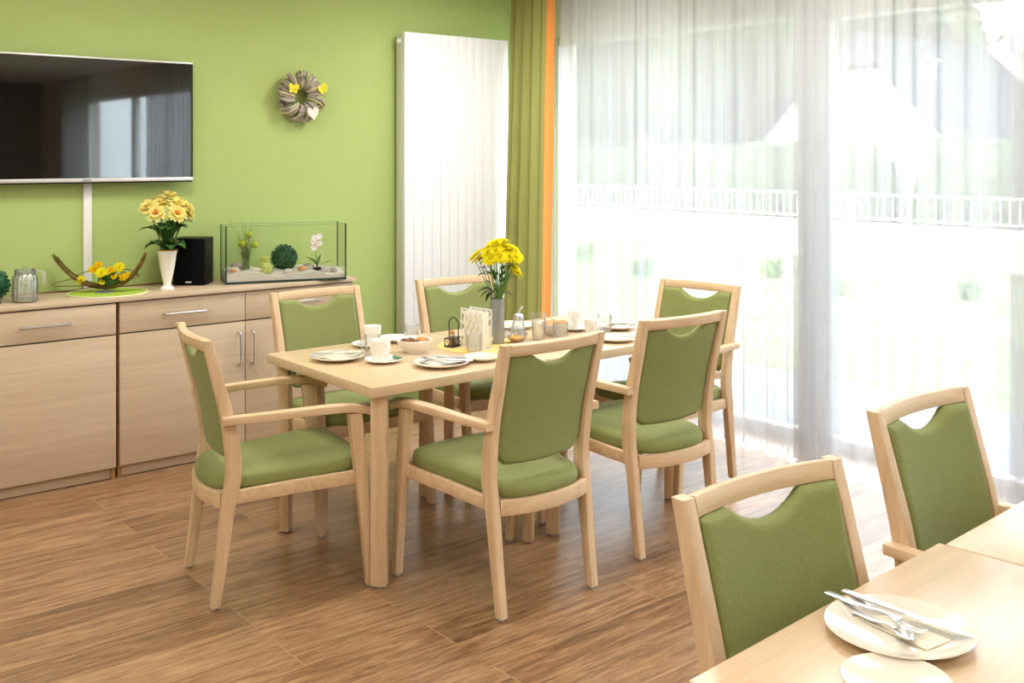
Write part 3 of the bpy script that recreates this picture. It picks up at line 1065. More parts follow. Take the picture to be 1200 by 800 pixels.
# grass tuft with pompons
gt = thing('grass_tuft', 'tall green grass tuft with three lime pompons in the glass tank', 'plant', tk_w(.125, .11, sandz(.125, .11) - .004), TA)
b = nb()
for k in range(70):
    a = rnd.uniform(0, 2 * PI)
    L = rnd.uniform(.12, .30) if k < 60 else rnd.uniform(.08, .15)
    sp_ = rnd.uniform(.08, .42)
    p0 = (rnd.uniform(-.02, .02), rnd.uniform(-.012, .012), 0)
    dx, dy = max(-.085, min(.085, math.cos(a) * L * sp_ + p0[0])), max(-.075, min(.07, math.sin(a) * L * sp_))
    tube(b, spline([p0, (dx * .35, dy * .35, L * .55), (dx, dy, L)], 4), [.0019 - .0016 * i / 8 for i in range(9)], 4)
obj('blades', b, 'grass_bl', gt)
for (x, y, z) in ((.012, -.02, .195), (-.028, -.02, .148), (.042, -.02, .14), (-.008, .0, .152)):
    b = nb(); blob(b, (0, 0, 0), .019, 3, .1, 4)
    obj('pompon', b, simple('lime_pompon', (168, 186, 48), .9, var=.2, scale=80), gt, (x, y, z), label='lime green pompon')
# lime figurine
b = nb()
lathe(b, [(0, 0), (.030, 0), (.040, .018), (.040, .036), (.030, .054), (.021, .064), (.026, .078), (.025, .09), (.022, .092), (.018, .088), (0, .086)], 32, ribs=5, rib=.03)
o = obj('ceramic_owl_pot', b, 'lime_ceramic', None, tk_w(.222, .075, sandz(.222, .075) - .004), (0, 0, .3))
o.name = 'knobbly_pot'
tag(o, 'small lime green knobbly ceramic pot on the sand in the glass tank', 'pot')
o = ball('boxwood_ball', tk_w(.335, .115, sandz(.335, .115) - .006), .073, 520, 9)
tag(o, 'dark green leaf ball on the sand inside the glass tank', 'decoration', 'green leaf balls')
# orchid
oc = thing('orchid', 'small white orchid in a dark pot at the right end of the glass tank', 'plant', tk_w(.525, .12, sandz(.525, .12) - .004), TA)
b = nb(); lathe(b, [(0, 0), (.018, 0), (.022, .02), (.019, .022), (0, .018)], 20); obj('pot', b, 'black', oc)
b = nb()
leaf(b, (0, 0, .018), (-.075, -.02, .085), .016, n=6, bend=.1, fold=.3)
leaf(b, (0, 0, .018), (.015, -.02, .095), .013, n=6, bend=.05, fold=.3)
leaf(b, (0, 0, .02), (.09, -.03, .055), .012, n=6, bend=.1, fold=.3)
leaf(b, (0, 0, .02), (-.03, .04, .07), .013, n=6, bend=.1, fold=.3)
obj('leaves', b, 'leaf_l', oc)
b = nb(); tube(b, spline([(0, 0, .015), (-.012, -.01, .10), (-.008, -.01, .17), (.0, -.012, .205)], 6), .002, 6); obj('stem', b, 'leaf_l', oc)
for i, (x, z) in enumerate(((-.026, .17), (.004, .195), (.006, .158), (-.024, .135), (-.022, .187))):
    b = nb()
    frill(b, (0, 0, 0), .021, 6, i, 1, axis=Vector((.1 * i - .2, -1, .2)), w=.42)
    blob(b, (0, -.004, 0), .004, 1)
    obj('blossom', b, 'petal_w', oc, (x, -.016, z))
pebs = [(.05, .06, (.034, .024, .018), 'stone', 'pale stone at the left end of the glass tank, near its front'), (.085, .15, (.04, .028, .024), 'stone_g', 'stone at the left end of the glass tank, behind the grass tuft'),
        (.17, .05, (.03, .02, .013), 'stone', 'pale flat stone in the glass tank between grass tuft and lime pot'), (.34, .03, (.026, .018, .017), 'stone', 'rounded pale stone in front of the leaf ball in the tank'),
        (.43, .08, (.024, .018, .019), 'shell', 'brownish shell right of the leaf ball in the tank'), (.475, .13, (.034, .025, .026), 'stone_g', 'large grey stone left of the orchid in the tank'),
        (.545, .055, (.04, .014, .012), 'stone_g', 'long grey driftwood-like stone in front of the orchid in the tank'), (.60, .045, (.024, .017, .016), 'stone_g', 'dark grey stone at the right corner of the glass tank'),
        (.045, .022, (.022, .011, .010), 'shell', 'orange shell in the front left corner of the glass tank')]
for i, (x, y, rad, m, lb) in enumerate(pebs):
    b = nb(); blob(b, (0, 0, 0), rad, 3, .035, i)
    o = obj('pebble' if m != 'shell' else 'shell', b, m, None, tk_w(x, y, sandz(x, y) + rad[2] * .45), (0, 0, rnd.uniform(-.5, .5)), smooth=60)
    tag(o, lb, 'stone' if m != 'shell' else 'shell', 'stones and shells in the glass tank')
b = nb()
tube(b, spline([(1.36, 5.55, ZT + .004), (1.5, 5.575, ZT + .004), (1.66, 5.57, ZT + .004), (1.735, 5.594, ZT + .004), (1.9, 5.59, ZT + .004), (2.1, 5.59, ZT + .004), (2.25, 5.58, ZT + .004)], 8), .0038, 8)
tag(obj('power_cable', b, 'cable'), 'thin brown cable lying along the wall on the sideboard', 'cable')

# ------------------------------------------------------------------ chairs
def post_rear(z):
    K = [(0, -.016), (.19, .006), (.36, .022), (.45, .036), (.52, .037), (.66, .020), (.80, -.012), (.945, -.046)]
    return interp(K, z)
def post_depth(z):
    return interp([(0, .032), (.19, .040), (.36, .049), (.48, .055), (.66, .047), (.80, .040), (.945, .032)], z)
def interp(K, z):
    # smooth (Hermite) interpolation
    n = len(K)
    if z <= K[0][0]: return K[0][1]
    if z >= K[-1][0]: return K[-1][1]
    for i in range(n - 1):
        if K[i][0] <= z <= K[i + 1][0]:
            h = K[i + 1][0] - K[i][0]
            t = (z - K[i][0]) / h
            def sl(j):
                if j == 0: return (K[1][1] - K[0][1]) / (K[1][0] - K[0][0])
                if j == n - 1: return (K[-1][1] - K[-2][1]) / (K[-1][0] - K[-2][0])
                return (K[j + 1][1] - K[j - 1][1]) / (K[j + 1][0] - K[j - 1][0])
            m0, m1 = sl(i) * h, sl(i + 1) * h
            return (2 * t ** 3 - 3 * t * t + 1) * K[i][1] + (t ** 3 - 2 * t * t + t) * m0 + (-2 * t ** 3 + 3 * t * t) * K[i + 1][1] + (t ** 3 - t * t) * m1
def post_x(z):
    return .214 + .008 * z / .945

def make_chair():
    ch = thing('dining_chair', 'chair', 'chair')
    for s in (-1, 1):
        b = nb()
        rings = []
        for i in range(25):
            z = .008 + (.945 - .008) * i / 24
            d = post_depth(z)
            yc = post_rear(z) + d / 2
            rings.append([Vector((s * post_x(z) + px, yc + py, z)) for px, py in rsec(.0165, d / 2, .004, 3)])
        loft(b, rings)
        leg = obj('rear_leg', b, 'beech_z', ch)
        b = nb(); lathe(b, [(0, 0), (.011, 0), (.012, .009), (0, .009)], 14, (s * post_x(0), 0, 0)); obj('foot_glide', b, 'glide', leg)
        # front leg
        b = nb()
        rings = []
        for i in range(9):
            t = i / 8
            z = .008 + .637 * t
            x = s * (.278 - .002 * t)
            y = .553 - .060 * t ** 1.15
            rings.append([Vector((x + px, y + py, z)) for px, py in rsec(.0165 + .002 * t, .016 + .010 * t, .004, 3)])
        loft(b, rings)
        leg = obj('front_leg', b, 'beech_z', ch)
        b = nb(); lathe(b, [(0, 0), (.011, 0), (.012, .009), (0, .009)], 14, (s * .278, .553, 0)); obj('foot_glide', b, 'glide', leg)
        # armrest
        b = nb()
        path = spline([(s * .247, .020, .662), (s * .262, .16, .665), (s * .274, .32, .668), (s * .279, .44, .667), (s * .278, .515, .658), (s * .275, .572, .638)], 6)
        n = len(path)
        sweep(b, path, lambda i: rsec(.018 + .005 * min(1, i / n * 2.2), .0140 - .002 * max(0, (i / n - .85) / .15), .0035, 3))
        obj('armrest', b, 'beech_y', ch)
    # seat frame
    b = nb()
    arc = [(.198 * t, .030 - .042 * (1 - t * t), .372) for t in [-1 + 2 * i / 14 for i in range(15)]]
    sweep(b, arc, rsec(.011, .027, .003, 3))
    for s in (-1, 1):
        sweep(b, [(s * .212, .05, .380), (s * .24, .28, .396), (s * .266, .52, .406)], rsec(.011, .024, .003, 3))
    sweep(b, [(.262 * t, .528 + .012 * (1 - t * t), .406) for t in (-1, -.5, 0, .5, 1)], rsec(.011, .026, .003, 3))
    obj('seat_frame', b, 'beech_x', ch)
    # seat cushion
    def outline(k, dz):
        pts = []
        N = 72
        for i in range(N):
            a = 2 * PI * i / N
            ca, sa = math.cos(a), math.sin(a)
            e = 2 / 6.0
            u = math.copysign(abs(ca) ** e, ca)
            v = math.copysign(abs(sa) ** e, sa)
            t = (v + 1) / 2
            hw = .196 + (.262 - .196) * t
            y0 = -.012 + (.035) * u * u * .9
            y1 = .560 - .012 * u * u
            x = u * hw * k
            y = (y0 + y1) / 2 + v * (y1 - y0) / 2 * k
            pts.append(Vector((x, y, dz)))
        return pts
    b = nb()
    zs = .397
    rings = [outline(.5, zs), outline(.965, zs), outline(.988, zs + .004), outline(1.0, zs + .016), outline(1.0, zs + .030), outline(.985, zs + .042), outline(.955, zs + .050), outline(.88, zs + .056), outline(.7, zs + .060), outline(.4, zs + .061)]
    loft(b, rings)
    for v in b.verts:   # dip of the seat: higher at the front, falling to the back
        v.co.z += .030 * (v.co.y / .56) ** .8 if v.co.y > 0 else 0
        v.co.z -= .006 * math.exp(-((v.co.y - .25) / .16) ** 2)
    obj('seat_cushion', b, 'fabric', ch, smooth=60)
    # backrest cushion
    b = nb()
    NU, NV = 60, 34
    def topz(u):
        a = abs(u)
        k = min(1, a / .56)
        return .908 - .042 * (.75 * math.cos(PI / 2 * k ** 1.5) + .25 * (.5 + .5 * math.cos(PI * k)))
    def botz(u):
        a = abs(u)
        return .500 + .010 * a * a + (.055 * ((a - .72) / .28) ** 2.2 if a > .72 else 0)
    F, Bk = [], []
    for i in range(NU + 1):
        u = math.sin((-1 + 2 * i / NU) * PI / 2) * .35 + (-1 + 2 * i / NU) * .65
        fr, bk = [], []
        for j in range(NV + 1):
            q = j / NV
            q = .5 - .5 * math.cos(PI * q) * .5 - .5 * (1 - 2 * q) * .5
            z = botz(u) + (topz(u) - botz(u)) * q
            hw = post_x(z) - .0185
            e = min((1 - abs(u)) * hw / .022, (z - botz(u)) / .022, (topz(u) - z) / .016, 1.0)
            tt = math.sqrt(max(0, 1 - (1 - max(0, e)) ** 2))
            yc = post_rear(z) + post_depth(z) / 2 - .022 * (1 - u * u) + .004
            fr.append(b.verts.new((u * hw, yc + .004 + .020 * tt, z)))
            bk.append(b.verts.new((u * hw, yc + .003 - .016 * tt, z)) if 0 < i < NU and 0 < j < NV else None)
        F.append(fr); Bk.append(bk)
    for i in range(NU + 1):
        for j in range(NV + 1):
            if Bk[i][j] is None:
                Bk[i][j] = F[i][j]
    for i in range(NU):
        for j in range(NV):
            b.faces.new((F[i][j], F[i + 1][j], F[i + 1][j + 1], F[i][j + 1]))
            q = [Bk[i][j], Bk[i][j + 1], Bk[i + 1][j + 1], Bk[i + 1][j]]
            try:
                b.faces.new(q)
            except ValueError:
                pass
    obj('backrest', b, 'fabric', ch, smooth=70)
    # top rail
    b = nb()
    zt = .925
    yc = post_rear(zt) + post_depth(zt) / 2
    path = [(.2055 * t, yc - .024 * (1 - t * t), zt) for t in [-1 + 2 * i / 16 for i in range(17)]]
    sweep(b, path, rsec(.0135, .0205, .004, 3), up=Vector((0, -.22, 1)))
    obj('top_rail', b, 'beech_x', ch)
    return ch
ch0 = make_chair()
GA, GB = 'chairs around the laid table', 'chairs at the front table'
spots = [
    ((1.557, 3.70, 0), -10.6, 'wooden armchair at the left end of the laid table, side on, nearest the cabinets', GA),
    ((2.455, 2.783, 0), 90, 'wooden armchair with its back to us, left of two at the laid table', GA),
    ((3.215, 2.845, 0), 87, 'wooden armchair with its back to us, right of two, overlapping the end chair', GA),
    ((2.466, 4.468, 0), -90, 'wooden armchair across the laid table, in front of the sideboard', GA),
    ((3.28, 4.44, 0), -95, 'wooden armchair across the laid table, in front of the white radiator', GA),
    ((4.085, 3.50, 0), 186, 'wooden armchair at the window end of the laid table, facing along it', GA),
    ((1.72, 1.275, 0), -93.5, 'large foreground armchair facing us at the front table with the cutlery plate', GB),
    ((2.605, 1.43, 0), -89.5, 'armchair facing us at the second front table, nearest the right photo edge', GB),
]
for i, (p, a, lb, g) in enumerate(spots):
    place(ch0 if i == 0 else copy_tree(ch0), p, R(a - 90), lb, g)

# the two front chairs have slightly lower arms
for r_ in (o for o in list(bpy.data.objects) if o.get('group') == GB):
    for k in kids(r_):
        if k.name.startswith('armrest'):
            k.location.z = -.042 if r_.location.x > 2 else -.07
        if k.name.startswith('front_leg'):
            k.scale.z = .935 if r_.location.x > 2 else .89

# ------------------------------------------------------------------ tables
def make_table():
    t = thing('square_table', 'table', 'table')
    a = .4215
    b = nb(); box(b, -a, a, -a, a, .712, .75, .003, 2); obj('tabletop', b, 'tabletop', t)
    for sx, sy in ((-1, -1), (1, -1), (1, 1), (-1, 1)):
        th = math.atan2(sy, sx)
        c, s = math.cos(th), math.sin(th)
        cx, cy = sx * (a - .062), sy * (a - .052)
        b = nb()
        rings = []
        for z, k in ((.008, .94), (.012, 1.0), (.712, 1.0)):
            rings.append([Vector((cx + c * u * k - s * v * k, cy + s * u * k + c * v * k, z)) for u, v in rsec(.021, .0300, .003, 3)])
        loft(b, rings)
        l = obj('leg', b, 'beech_z', t)
        b = nb(); lathe(b, [(0, 0), (.014, 0), (.015, .009), (0, .009)], 14, (cx, cy, 0)); obj('foot_glide', b, 'glide', l)
        b = nb()
        bx, by = cx - c * .045, cy - s * .045
        rings = [[Vector((bx + c * u - s * v, by + s * u + c * v, z)) for u, v in rsec(.026, .045, .004, 2)] for z in (.700, .712)]
        loft(b, rings)
        rings = [[Vector((bx + c * (u + .012) - s * v, by + s * (u + .012) + c * v, z)) for u, v in rsec(.012, .02, .004, 2)] for z in (.665, .701)]
        loft(b, rings)
        obj('leg_bracket', b, 'grey_metal', t)
    return t
tb = make_table()
TG = 'square wooden tables'
place(tb, (2.426, 3.655, 0), 0, 'laid square wooden table nearest the sideboard, with the flower vase', TG)
place(copy_tree(tb), (3.274, 3.648, 0), 0, 'laid square wooden table by the window, behind the armchair backs', TG)
t3 = copy_tree(tb)
t3.scale.x = 1.04
place(t3, (1.742, .718, 0), R(3.3), 'foreground wooden table with cutlery plate and small plate', TG)
t4 = copy_tree(tb)
place(t4, (2.606, .755, 0), R(3.3), 'empty wooden table at the bottom right photo edge beyond the seam', TG)

# ------------------------------------------------------------------ tableware
Z = .75
def plate_mesh(r, name, mat='porcelain', well=.6, h=.018):
    b = nb()
    lathe(b, [(0, .0), (r * well * .9, .0), (r * well, .003), (r * .985, h - .002), (r, h), (r * .985, h + .002), (r * .9, h - .001), (r * (well + .08), .0075), (r * well * .9, .0055), (r * well * .55, .005), (0, .005)], 56)
    return obj(name, b, mat)
def put(o, x, y, label, cat, group=None, z=Z, rz=None):
    o.location = (x, y, z)
    if rz is not None:
        o.rotation_euler = (o.rotation_euler[0], o.rotation_euler[1], rz)
    return tag(o, label, cat, group)

def utensil(kind):
    """lying along +x, handle end at x=0, resting near z=0"""
    L = dict(knife=.25, fork=.21, spoon=.195, teaspoon=.138)[kind]
    b = nb()
    k = L / .2
    if kind == 'knife':
        prof = [(0, .007, .004), (.004, .0085, .0045), (.06, .0085, .004), (.115, .006, .0035), (.125, .0065, .003), (.133, .010, .0014), (.18, .011, .0012), (.228, .008, .0010), (.25, .0008, .0006)]
    elif kind == 'fork':
        prof = [(0, .007, .0022), (.005, .009, .0024), (.06, .007, .0026), (.115, .0036, .0028), (.133, .0042, .0026), (.142, .0105, .002), (.152, .0125, .0018)]
    else:
        prof = [(0, .007, .0022), (.005, .009, .0024), (.06, .007, .0026), (.115, .0034, .0028), (.14, .0036, .0026)]
        prof = [(x * k, w, t) for x, w, t in prof]
    def zc(x):
        q = x / L
        return .010 * math.exp(-((q - .6) / .22) ** 2) + .002
    rings = []
    for x, w, t in prof:
        z = zc(x) if kind != 'knife' else .003
        rings.append([Vector((x, a, z + c)) for a, c in rsec(w, t / 2 + .0003, t * .4, 3)])
    loft(b, rings)
    if kind == 'fork':
        for i in range(4):
            y = -.0098 + .0065 * i
            path = [(.150, y, zc(.150)), (.165, y, .003), (.185, y, .0035), (.2, y * .92, .009)]
            sweep(b, spline(path, 3), rsec(.0016, .001, .0006, 2))
    if kind in ('spoon', 'teaspoon'):
        x0 = .138 * k
        x1 = L
        hw = .021 * k ** 1.3
        N = 12
        up, dn = [], []
        for i in range(N + 1):
            t = i / N
            w = hw * math.sin(PI * (t * .94 + .04)) ** .6
            cx = x0 + (x1 - x0) * t
            rowu, rowd = [], []
            for j in range(9):
                v = -1 + j / 4
                dep = .0075 * (1 - v * v) * math.sin(PI * t)
                rowu.append(b.verts.new((cx, w * v, .009 - dep)))
                rowd.append(b.verts.new((cx, w * v, .0078 - dep)))
            up.append(rowu); dn.append(rowd)
        for i in range(N):
            for j in range(8):
                b.faces.new((up[i][j], up[i + 1][j], up[i + 1][j + 1], up[i][j + 1]))
                b.faces.new((dn[i][j], dn[i][j + 1], dn[i + 1][j + 1], dn[i + 1][j]))
            b.faces.new((up[i][0], dn[i][0], dn[i + 1][0], up[i + 1][0]))
            b.faces.new((up[i][8], up[i + 1][8], dn[i + 1][8], dn[i][8]))
    return obj('table_' + kind if kind in ('knife', 'fork', 'spoon') else kind, b, 'steel', smooth=50)
proto = {k: utensil(k) for k in ('knife', 'fork', 'spoon', 'teaspoon')}
used = set()
def cutlery(kind, p0, p1, z0, z1, label, group):
    o = proto[kind] if kind not in used else proto[kind].copy()
    if kind in used:
        C.objects.link(o)
    used.add(kind)
    d = Vector((p1[0] - p0[0], p1[1] - p0[1], 0))
    L = dict(knife=.25, fork=.21, spoon=.195, teaspoon=.138)[kind]
    o.location = (p0[0], p0[1], z0)
    o.rotation_euler = (0, math.atan2(z0 - z1, L), math.atan2(d.y, d.x))
    o['label'] = label; o['category'] = 'spoon' if 'spoon' in kind else kind; o['group'] = group
    return o

GP, GC = 'plates on the tables', 'cutlery on the plates'
# --- foreground table
put(plate_mesh(.126, 'dinner_plate'), 1.684, .984, 'large cream plate with knife, fork and spoon on the foreground table', 'plate', GP)
put(plate_mesh(.086, 'saucer', well=.5, h=.014), 1.515, .888, 'small cream saucer beside the large plate on the foreground table', 'saucer', 'saucers on the tables')
def folded_napkin(pts, z, name='paper_napkin', mat='napkin', th=.0022, lift=None):
    b = nb()
    n = len(pts)
    lo = [Vector((x, y, z + (lift[i] if lift else 0))) for i, (x, y) in enumerate(pts)]
    loft(b, [lo, [p + Vector((0, 0, th)) for p in lo]])
    return obj(name, b, mat, smooth=0)
o = folded_napkin([(1.675, 1.062), (1.762, 1.000), (1.735, .905), (1.655, .915)], Z + .0068)
tag(o, 'folded cream napkin under the cutlery on the large foreground plate', 'napkin')
cutlery('knife', (1.727, 1.122), (1.732, .870), Z + .0195, Z + .0195, 'long table knife across the large foreground plate', GC)
cutlery('fork', (1.699, 1.140), (1.690, .929), Z + .0195, Z + .011, 'fork lying on the large foreground plate beside the knife', GC)
cutlery('teaspoon', (1.686, 1.071), (1.655, .937), Z + .010, Z + .009, 'short teaspoon beside the fork on the large foreground plate', GC)

# --- the laid tables: plates
put(plate_mesh(.110, 'dinner_plate'), 2.172, 3.780, 'white plate with napkin and cutlery, nearest the left table end', 'plate', GP)
put(plate_mesh(.112, 'dinner_plate'), 2.430, 3.405, 'white plate with spoon and knife at the near edge of the laid table', 'plate', GP)
put(plate_mesh(.076, 'side_plate'), 2.625, 3.388, 'empty small side plate between the cutlery plate and the armchair back', 'plate', GP)
put(plate_mesh(.080, 'side_plate'), 2.590, 3.985, 'small plate with a napkin near the sideboard-side armchair', 'plate', GP)
put(plate_mesh(.105, 'dinner_plate'), 3.23, 3.93, 'white plate behind the flower vase and sugar pourer', 'plate', GP)
put(plate_mesh(.088, 'dinner_plate'), 3.605, 3.58, 'farthest white plate with cutlery, at the window end of the table', 'plate', GP)
put(plate_mesh(.098, 'dinner_plate'), 3.372, 3.362, 'white plate with cutlery just behind the top of the right armchair', 'plate', GP)
# napkins & cutlery on them
o = folded_napkin([(2.115, 3.84), (2.18, 3.865), (2.245, 3.80), (2.20, 3.72), (2.14, 3.755)], Z + .0068)
tag(o, 'cream napkin on the plate nearest the left table end', 'napkin')
cutlery('knife', (2.075, 3.83), (2.275, 3.735), Z + .0195, Z + .0195, 'knife on the plate nearest the left table end', GC)
cutlery('fork', (2.10, 3.86), (2.27, 3.79), Z + .0195, Z + .012, 'fork on the plate nearest the left table end', GC)
o = folded_napkin([(2.45, 3.47), (2.575, 3.395), (2.53, 3.325), (2.42, 3.36)], Z + .0185, 'paper_napkin', 'napkin_w', .0025)
tag(o, 'white napkin hanging over the plate rim at the near table edge', 'napkin')
cutlery('spoon', (2.50, 3.33), (2.385, 3.455), Z + .022, Z + .013, 'spoon on the plate at the near edge of the laid table', GC)
cutlery('knife', (2.535, 3.372), (2.40, 3.53), Z + .0225, Z + .0205, 'knife on the plate at the near edge of the laid table', GC)
o = folded_napkin([(2.555, 4.02), (2.62, 4.03), (2.64, 3.965), (2.575, 3.945)], Z + .0068)
tag(o, 'cream napkin on the small plate near the sideboard-side armchair', 'napkin')
o = folded_napkin([(3.54, 3.63), (3.62, 3.64), (3.665, 3.56), (3.60, 3.52)], Z + .0068, lift=(0, .022, .012, 0))
tag(o, 'folded napkin on the farthest plate at the window end', 'napkin')
cutlery('knife', (3.69, 3.535), (3.53, 3.68), Z + .0225, Z + .0205, 'knife on the farthest plate at the window end', GC)
cutlery('fork', (3.675, 3.615), (3.53, 3.60), Z + .0225, Z + .014, 'fork on the farthest plate at the window end', GC)
cutlery('fork', (3.44, 3.295), (3.31, 3.44), Z + .0205, Z + .012, 'fork on the plate behind the right armchair top', GC)
cutlery('knife', (3.47, 3.325), (3.33, 3.47), Z + .0205, Z + .0195, 'knife on the plate behind the right armchair top', GC)

# --- cups
def cup(name, r=.038, h=.082, ang=0.0, mat='porcelain_w'):
    c = thing(name, 'cup', 'cup')
    b = nb()
    lathe(b, [(0, .002), (r * .70, .0), (r * .74, .003), (r * .86, .02), (r * .97, h * .6), (r, h - .002), (r * .985, h), (r * .96, h - .002), (r * .92, h * .6), (r * .8, .02), (0, .008)], 40)
    obj('cup_body', b, mat, c)
    b = nb()
    sweep(b, spline([(r * .93, 0, h * .80), (r + .018, 0, h * .84), (r + .027, 0, h * .6), (r + .018, 0, h * .32), (r * .84, 0, h * .26)], 6), rsec(.0042, .0032, .002, 3), up=Vector((0, 1, 0)))
    obj('handle', b, mat, c, None, (0, 0, ang))
    return c
def set_cup(x, y, ang, label, sau=True, zoff=0.0055, h=.082, r=.038):
    c = cup('coffee_cup', r=r, h=h, ang=ang)
    c.location = (x, y, Z + zoff)
    tag(c, label, 'cup', 'white coffee cups')
    return c
GS = 'saucers on the tables'
put(plate_mesh(.075, 'saucer', 'porcelain_w', .5, .014), 2.29, 3.612, 'white saucer under the cup at the near left of the laid table', 'saucer', GS)
set_cup(2.278, 3.615, R(-95), 'white cup on the saucer at the near left of the laid table', h=.088, r=.042)
put(plate_mesh(.075, 'saucer', 'porcelain_w', .5, .014), 2.432, 3.955, 'white saucer behind the glass mug, at the sideboard-side place', 'saucer', GS)
set_cup(2.445, 3.945, R(60), 'white cup behind the glass mug, at the sideboard-side place', h=.085)
put(plate_mesh(.072, 'saucer', 'porcelain_w', .5, .014), 3.425, 3.69, 'white saucer under the left of the two cups by the window', 'saucer', GS)
set_cup(3.425, 3.69, R(200), 'left of the two white cups by the window, standing farther back', h=.088, r=.036)
set_cup(3.385, 3.53, R(-110), 'right of the two white cups by the window, next to the glass mug', zoff=0, h=.078)
b = nb()
rings = [[Vector((x, y, z)) for x, y in rsec(.011, .02, .004, 2)] for z in (0, .004, .006)]
loft(b, rings)
o = obj('spoon_reflection', b, 'spoon_green', None, (2.342, 3.588, Z + .0135), (R(8), R(-6), R(30)))  # green reflection on the spoon, put in as a coloured block
tag(o, 'green block standing in for the spoon reflection on the saucer beside the near left cup', 'reflection')
cutlery('teaspoon', (2.475, 4.03), (2.38, 3.95), Z + .015, Z + .012, 'teaspoon on the saucer behind the glass mug', GC)
cutlery('teaspoon', (3.40, 3.615), (3.34, 3.74), Z + .014, Z + .012, 'teaspoon on the saucer of the left window cup', GC)

# --- glasses
def tumbler(name, r, h, ribs=20, rb=.02, mat='glass'):
    b = nb()
    lathe(b, [(0, .002), (r * .82, 0), (r * .86, .004), (r * .9, h * .3), (r, h), (r * .965, h), (r * .87, h * .3), (r * .78, .012), (0, .010)], 80, ribs=ribs, rib=rb)
    return obj(name, b, mat)
GT = 'clear glasses on the laid table'
put(tumbler('drinking_glass', .034, .085), 2.618, 3.895, 'ribbed tumbler standing in front of the white radiator, behind the white bowl', 'glass', GT)
put(tumbler('drinking_glass', .033, .078, 0, 0), 2.695, 3.537, 'short plain tumbler in front of the napkin holder', 'glass', GT)
put(tumbler('drinking_glass', .034, .125, 12, .03), 3.115, 3.60, 'tall ribbed tumbler right of the sugar pourer', 'glass', GT)
put(tumbler('drinking_glass', .037, .076, 14, .02), 3.205, 3.552, 'short ribbed tumbler in front of the white bread bowl', 'glass', GT)
def glass_mug(x, y, ang, label):
    g_ = thing('glass_mug', label, 'mug', (x, y, Z), 0, 'glass mugs')
    o = tumbler('mug_body', .035, .086, 0, 0); o.parent = g_
    b = nb()
    sweep(b, spline([(.031, 0, .07), (.05, 0, .072), (.056, 0, .05), (.048, 0, .026), (.03, 0, .022)], 6), rsec(.004, .0035, .002, 3), up=Vector((0, 1, 0)))
    obj('handle', b, 'glass', g_, None, (0, 0, ang))
glass_mug(2.332, 3.762, R(120), 'clear glass mug with handle beside the near left cup')
glass_mug(3.475, 3.54, R(-35), 'clear glass mug with handle right of the white cups')

# --- bowls
def bowl(name, r, h, mat):
    b = nb()
    lathe(b, [(0, .002), (r * .5, 0), (r * .53, .006), (r * .75, h * .4), (r * .93, h * .78), (r, h), (r * .975, h + .001), (r * .9, h * .78), (r * .7, h * .4), (r * .45, .010), (0, .008)], 56)
    return obj(name, b, mat)
put(bowl('serving_bowl', .080, .056, 'porcelain_w'), 2.510, 3.712, 'white bowl of brown bread pieces in the middle of the near laid table', 'bowl', 'white serving bowls')
for i, (x, y, s, m, lb) in enumerate([(-.035, .02, .02, 'choc', 'dark brown piece at the left in the white bowl of the near table'), (-.008, .012, .021, 'choc', 'dark brown piece in the middle of the white bowl of the near table'),
                                  (.03, -.018, .03, 'roll', 'light brown wedge at the right in the white bowl of the near table'), (-.02, -.022, .02, 'choc', 'dark brown piece at the front in the white bowl of the near table')]):
    b = nb(); blob(b, (0, 0, 0), (s * 1.1, s, s * .62), 2, .08, i)
    o = obj('bread_piece', b, m, None, (2.51 + x, 3.712 + y, Z + .048), (.2, .1, rnd.uniform(0, 3)))
    tag(o, lb, 'bread', 'bread pieces in the near bowl')
put(bowl('serving_bowl', .082, .056, 'porcelain_w'), 3.268, 3.662, 'white bread bowl behind the short ribbed tumbler on the window table', 'bowl', 'white serving bowls')
for i, (x, y, s, lb) in enumerate([(-.03, .02, .03, 'bread roll at the left in the bowl behind the short tumbler'), (.03, -.02, .032, 'bread roll at the right in the bowl behind the short tumbler'), (.02, .035, .028, 'bread roll at the back in the bowl behind the short tumbler')]):
    b = nb(); blob(b, (0, 0, 0), (s * 1.1, s, s * .7), 2, .05, i + 9)
    o = obj('bread_roll', b, 'roll', None, (3.268 + x, 3.662 + y, Z + .046))
    tag(o, lb, 'bread roll', 'bread rolls in the window bowl')
jb = bowl('jam_bowl', .052, .045, 'glass')
put(jb, 2.985, 3.60, 'small glass bowl of orange jam right of the grey vase', 'bowl')
b = nb(); lathe(b, [(0, .008), (.022, .009), (.033, .018), (.041, .028), (.02, .032), (0, .033)], 32); obj('jam', b, 'jam', jb, label='orange jam')
gb2 = bowl('glass_dish', .05, .042, 'glass')
put(gb2, 3.035, 3.755, 'empty small glass dish behind the jam bowl', 'bowl')

# sugar pourer
sg = thing('sugar_pourer', 'glass sugar pourer with chrome spout right of the grey vase', 'sugar dispenser', (3.052, 3.670, Z))
b = nb(); lathe(b, [(0, .002), (.034, 0), (.036, .006), (.034, .05), (.028, .075), (.022, .09), (.022, .1), (.020, .1), (.020, .09), (.026, .074), (.031, .05), (.032, .01), (0, .008)], 40); obj('jar', b, 'glass', sg)
b = nb(); lathe(b, [(0, .0095), (.0305, .0105), (.0305, .05), (0, .052)], 32); obj('sugar', b, 'salt', sg)
b = nb(); lathe(b, [(.0235, .088), (.0245, .102), (.02, .114), (.008, .12), (0, .12)], 32); obj('cap', b, 'steel', sg)
b = nb(); tube(b, spline([(0, 0, .112), (.006, -.004, .135), (.016, -.012, .150)], 5), [.0065 - .0002 * i for i in range(11)], 10); obj('spout', b, 'steel', sg)

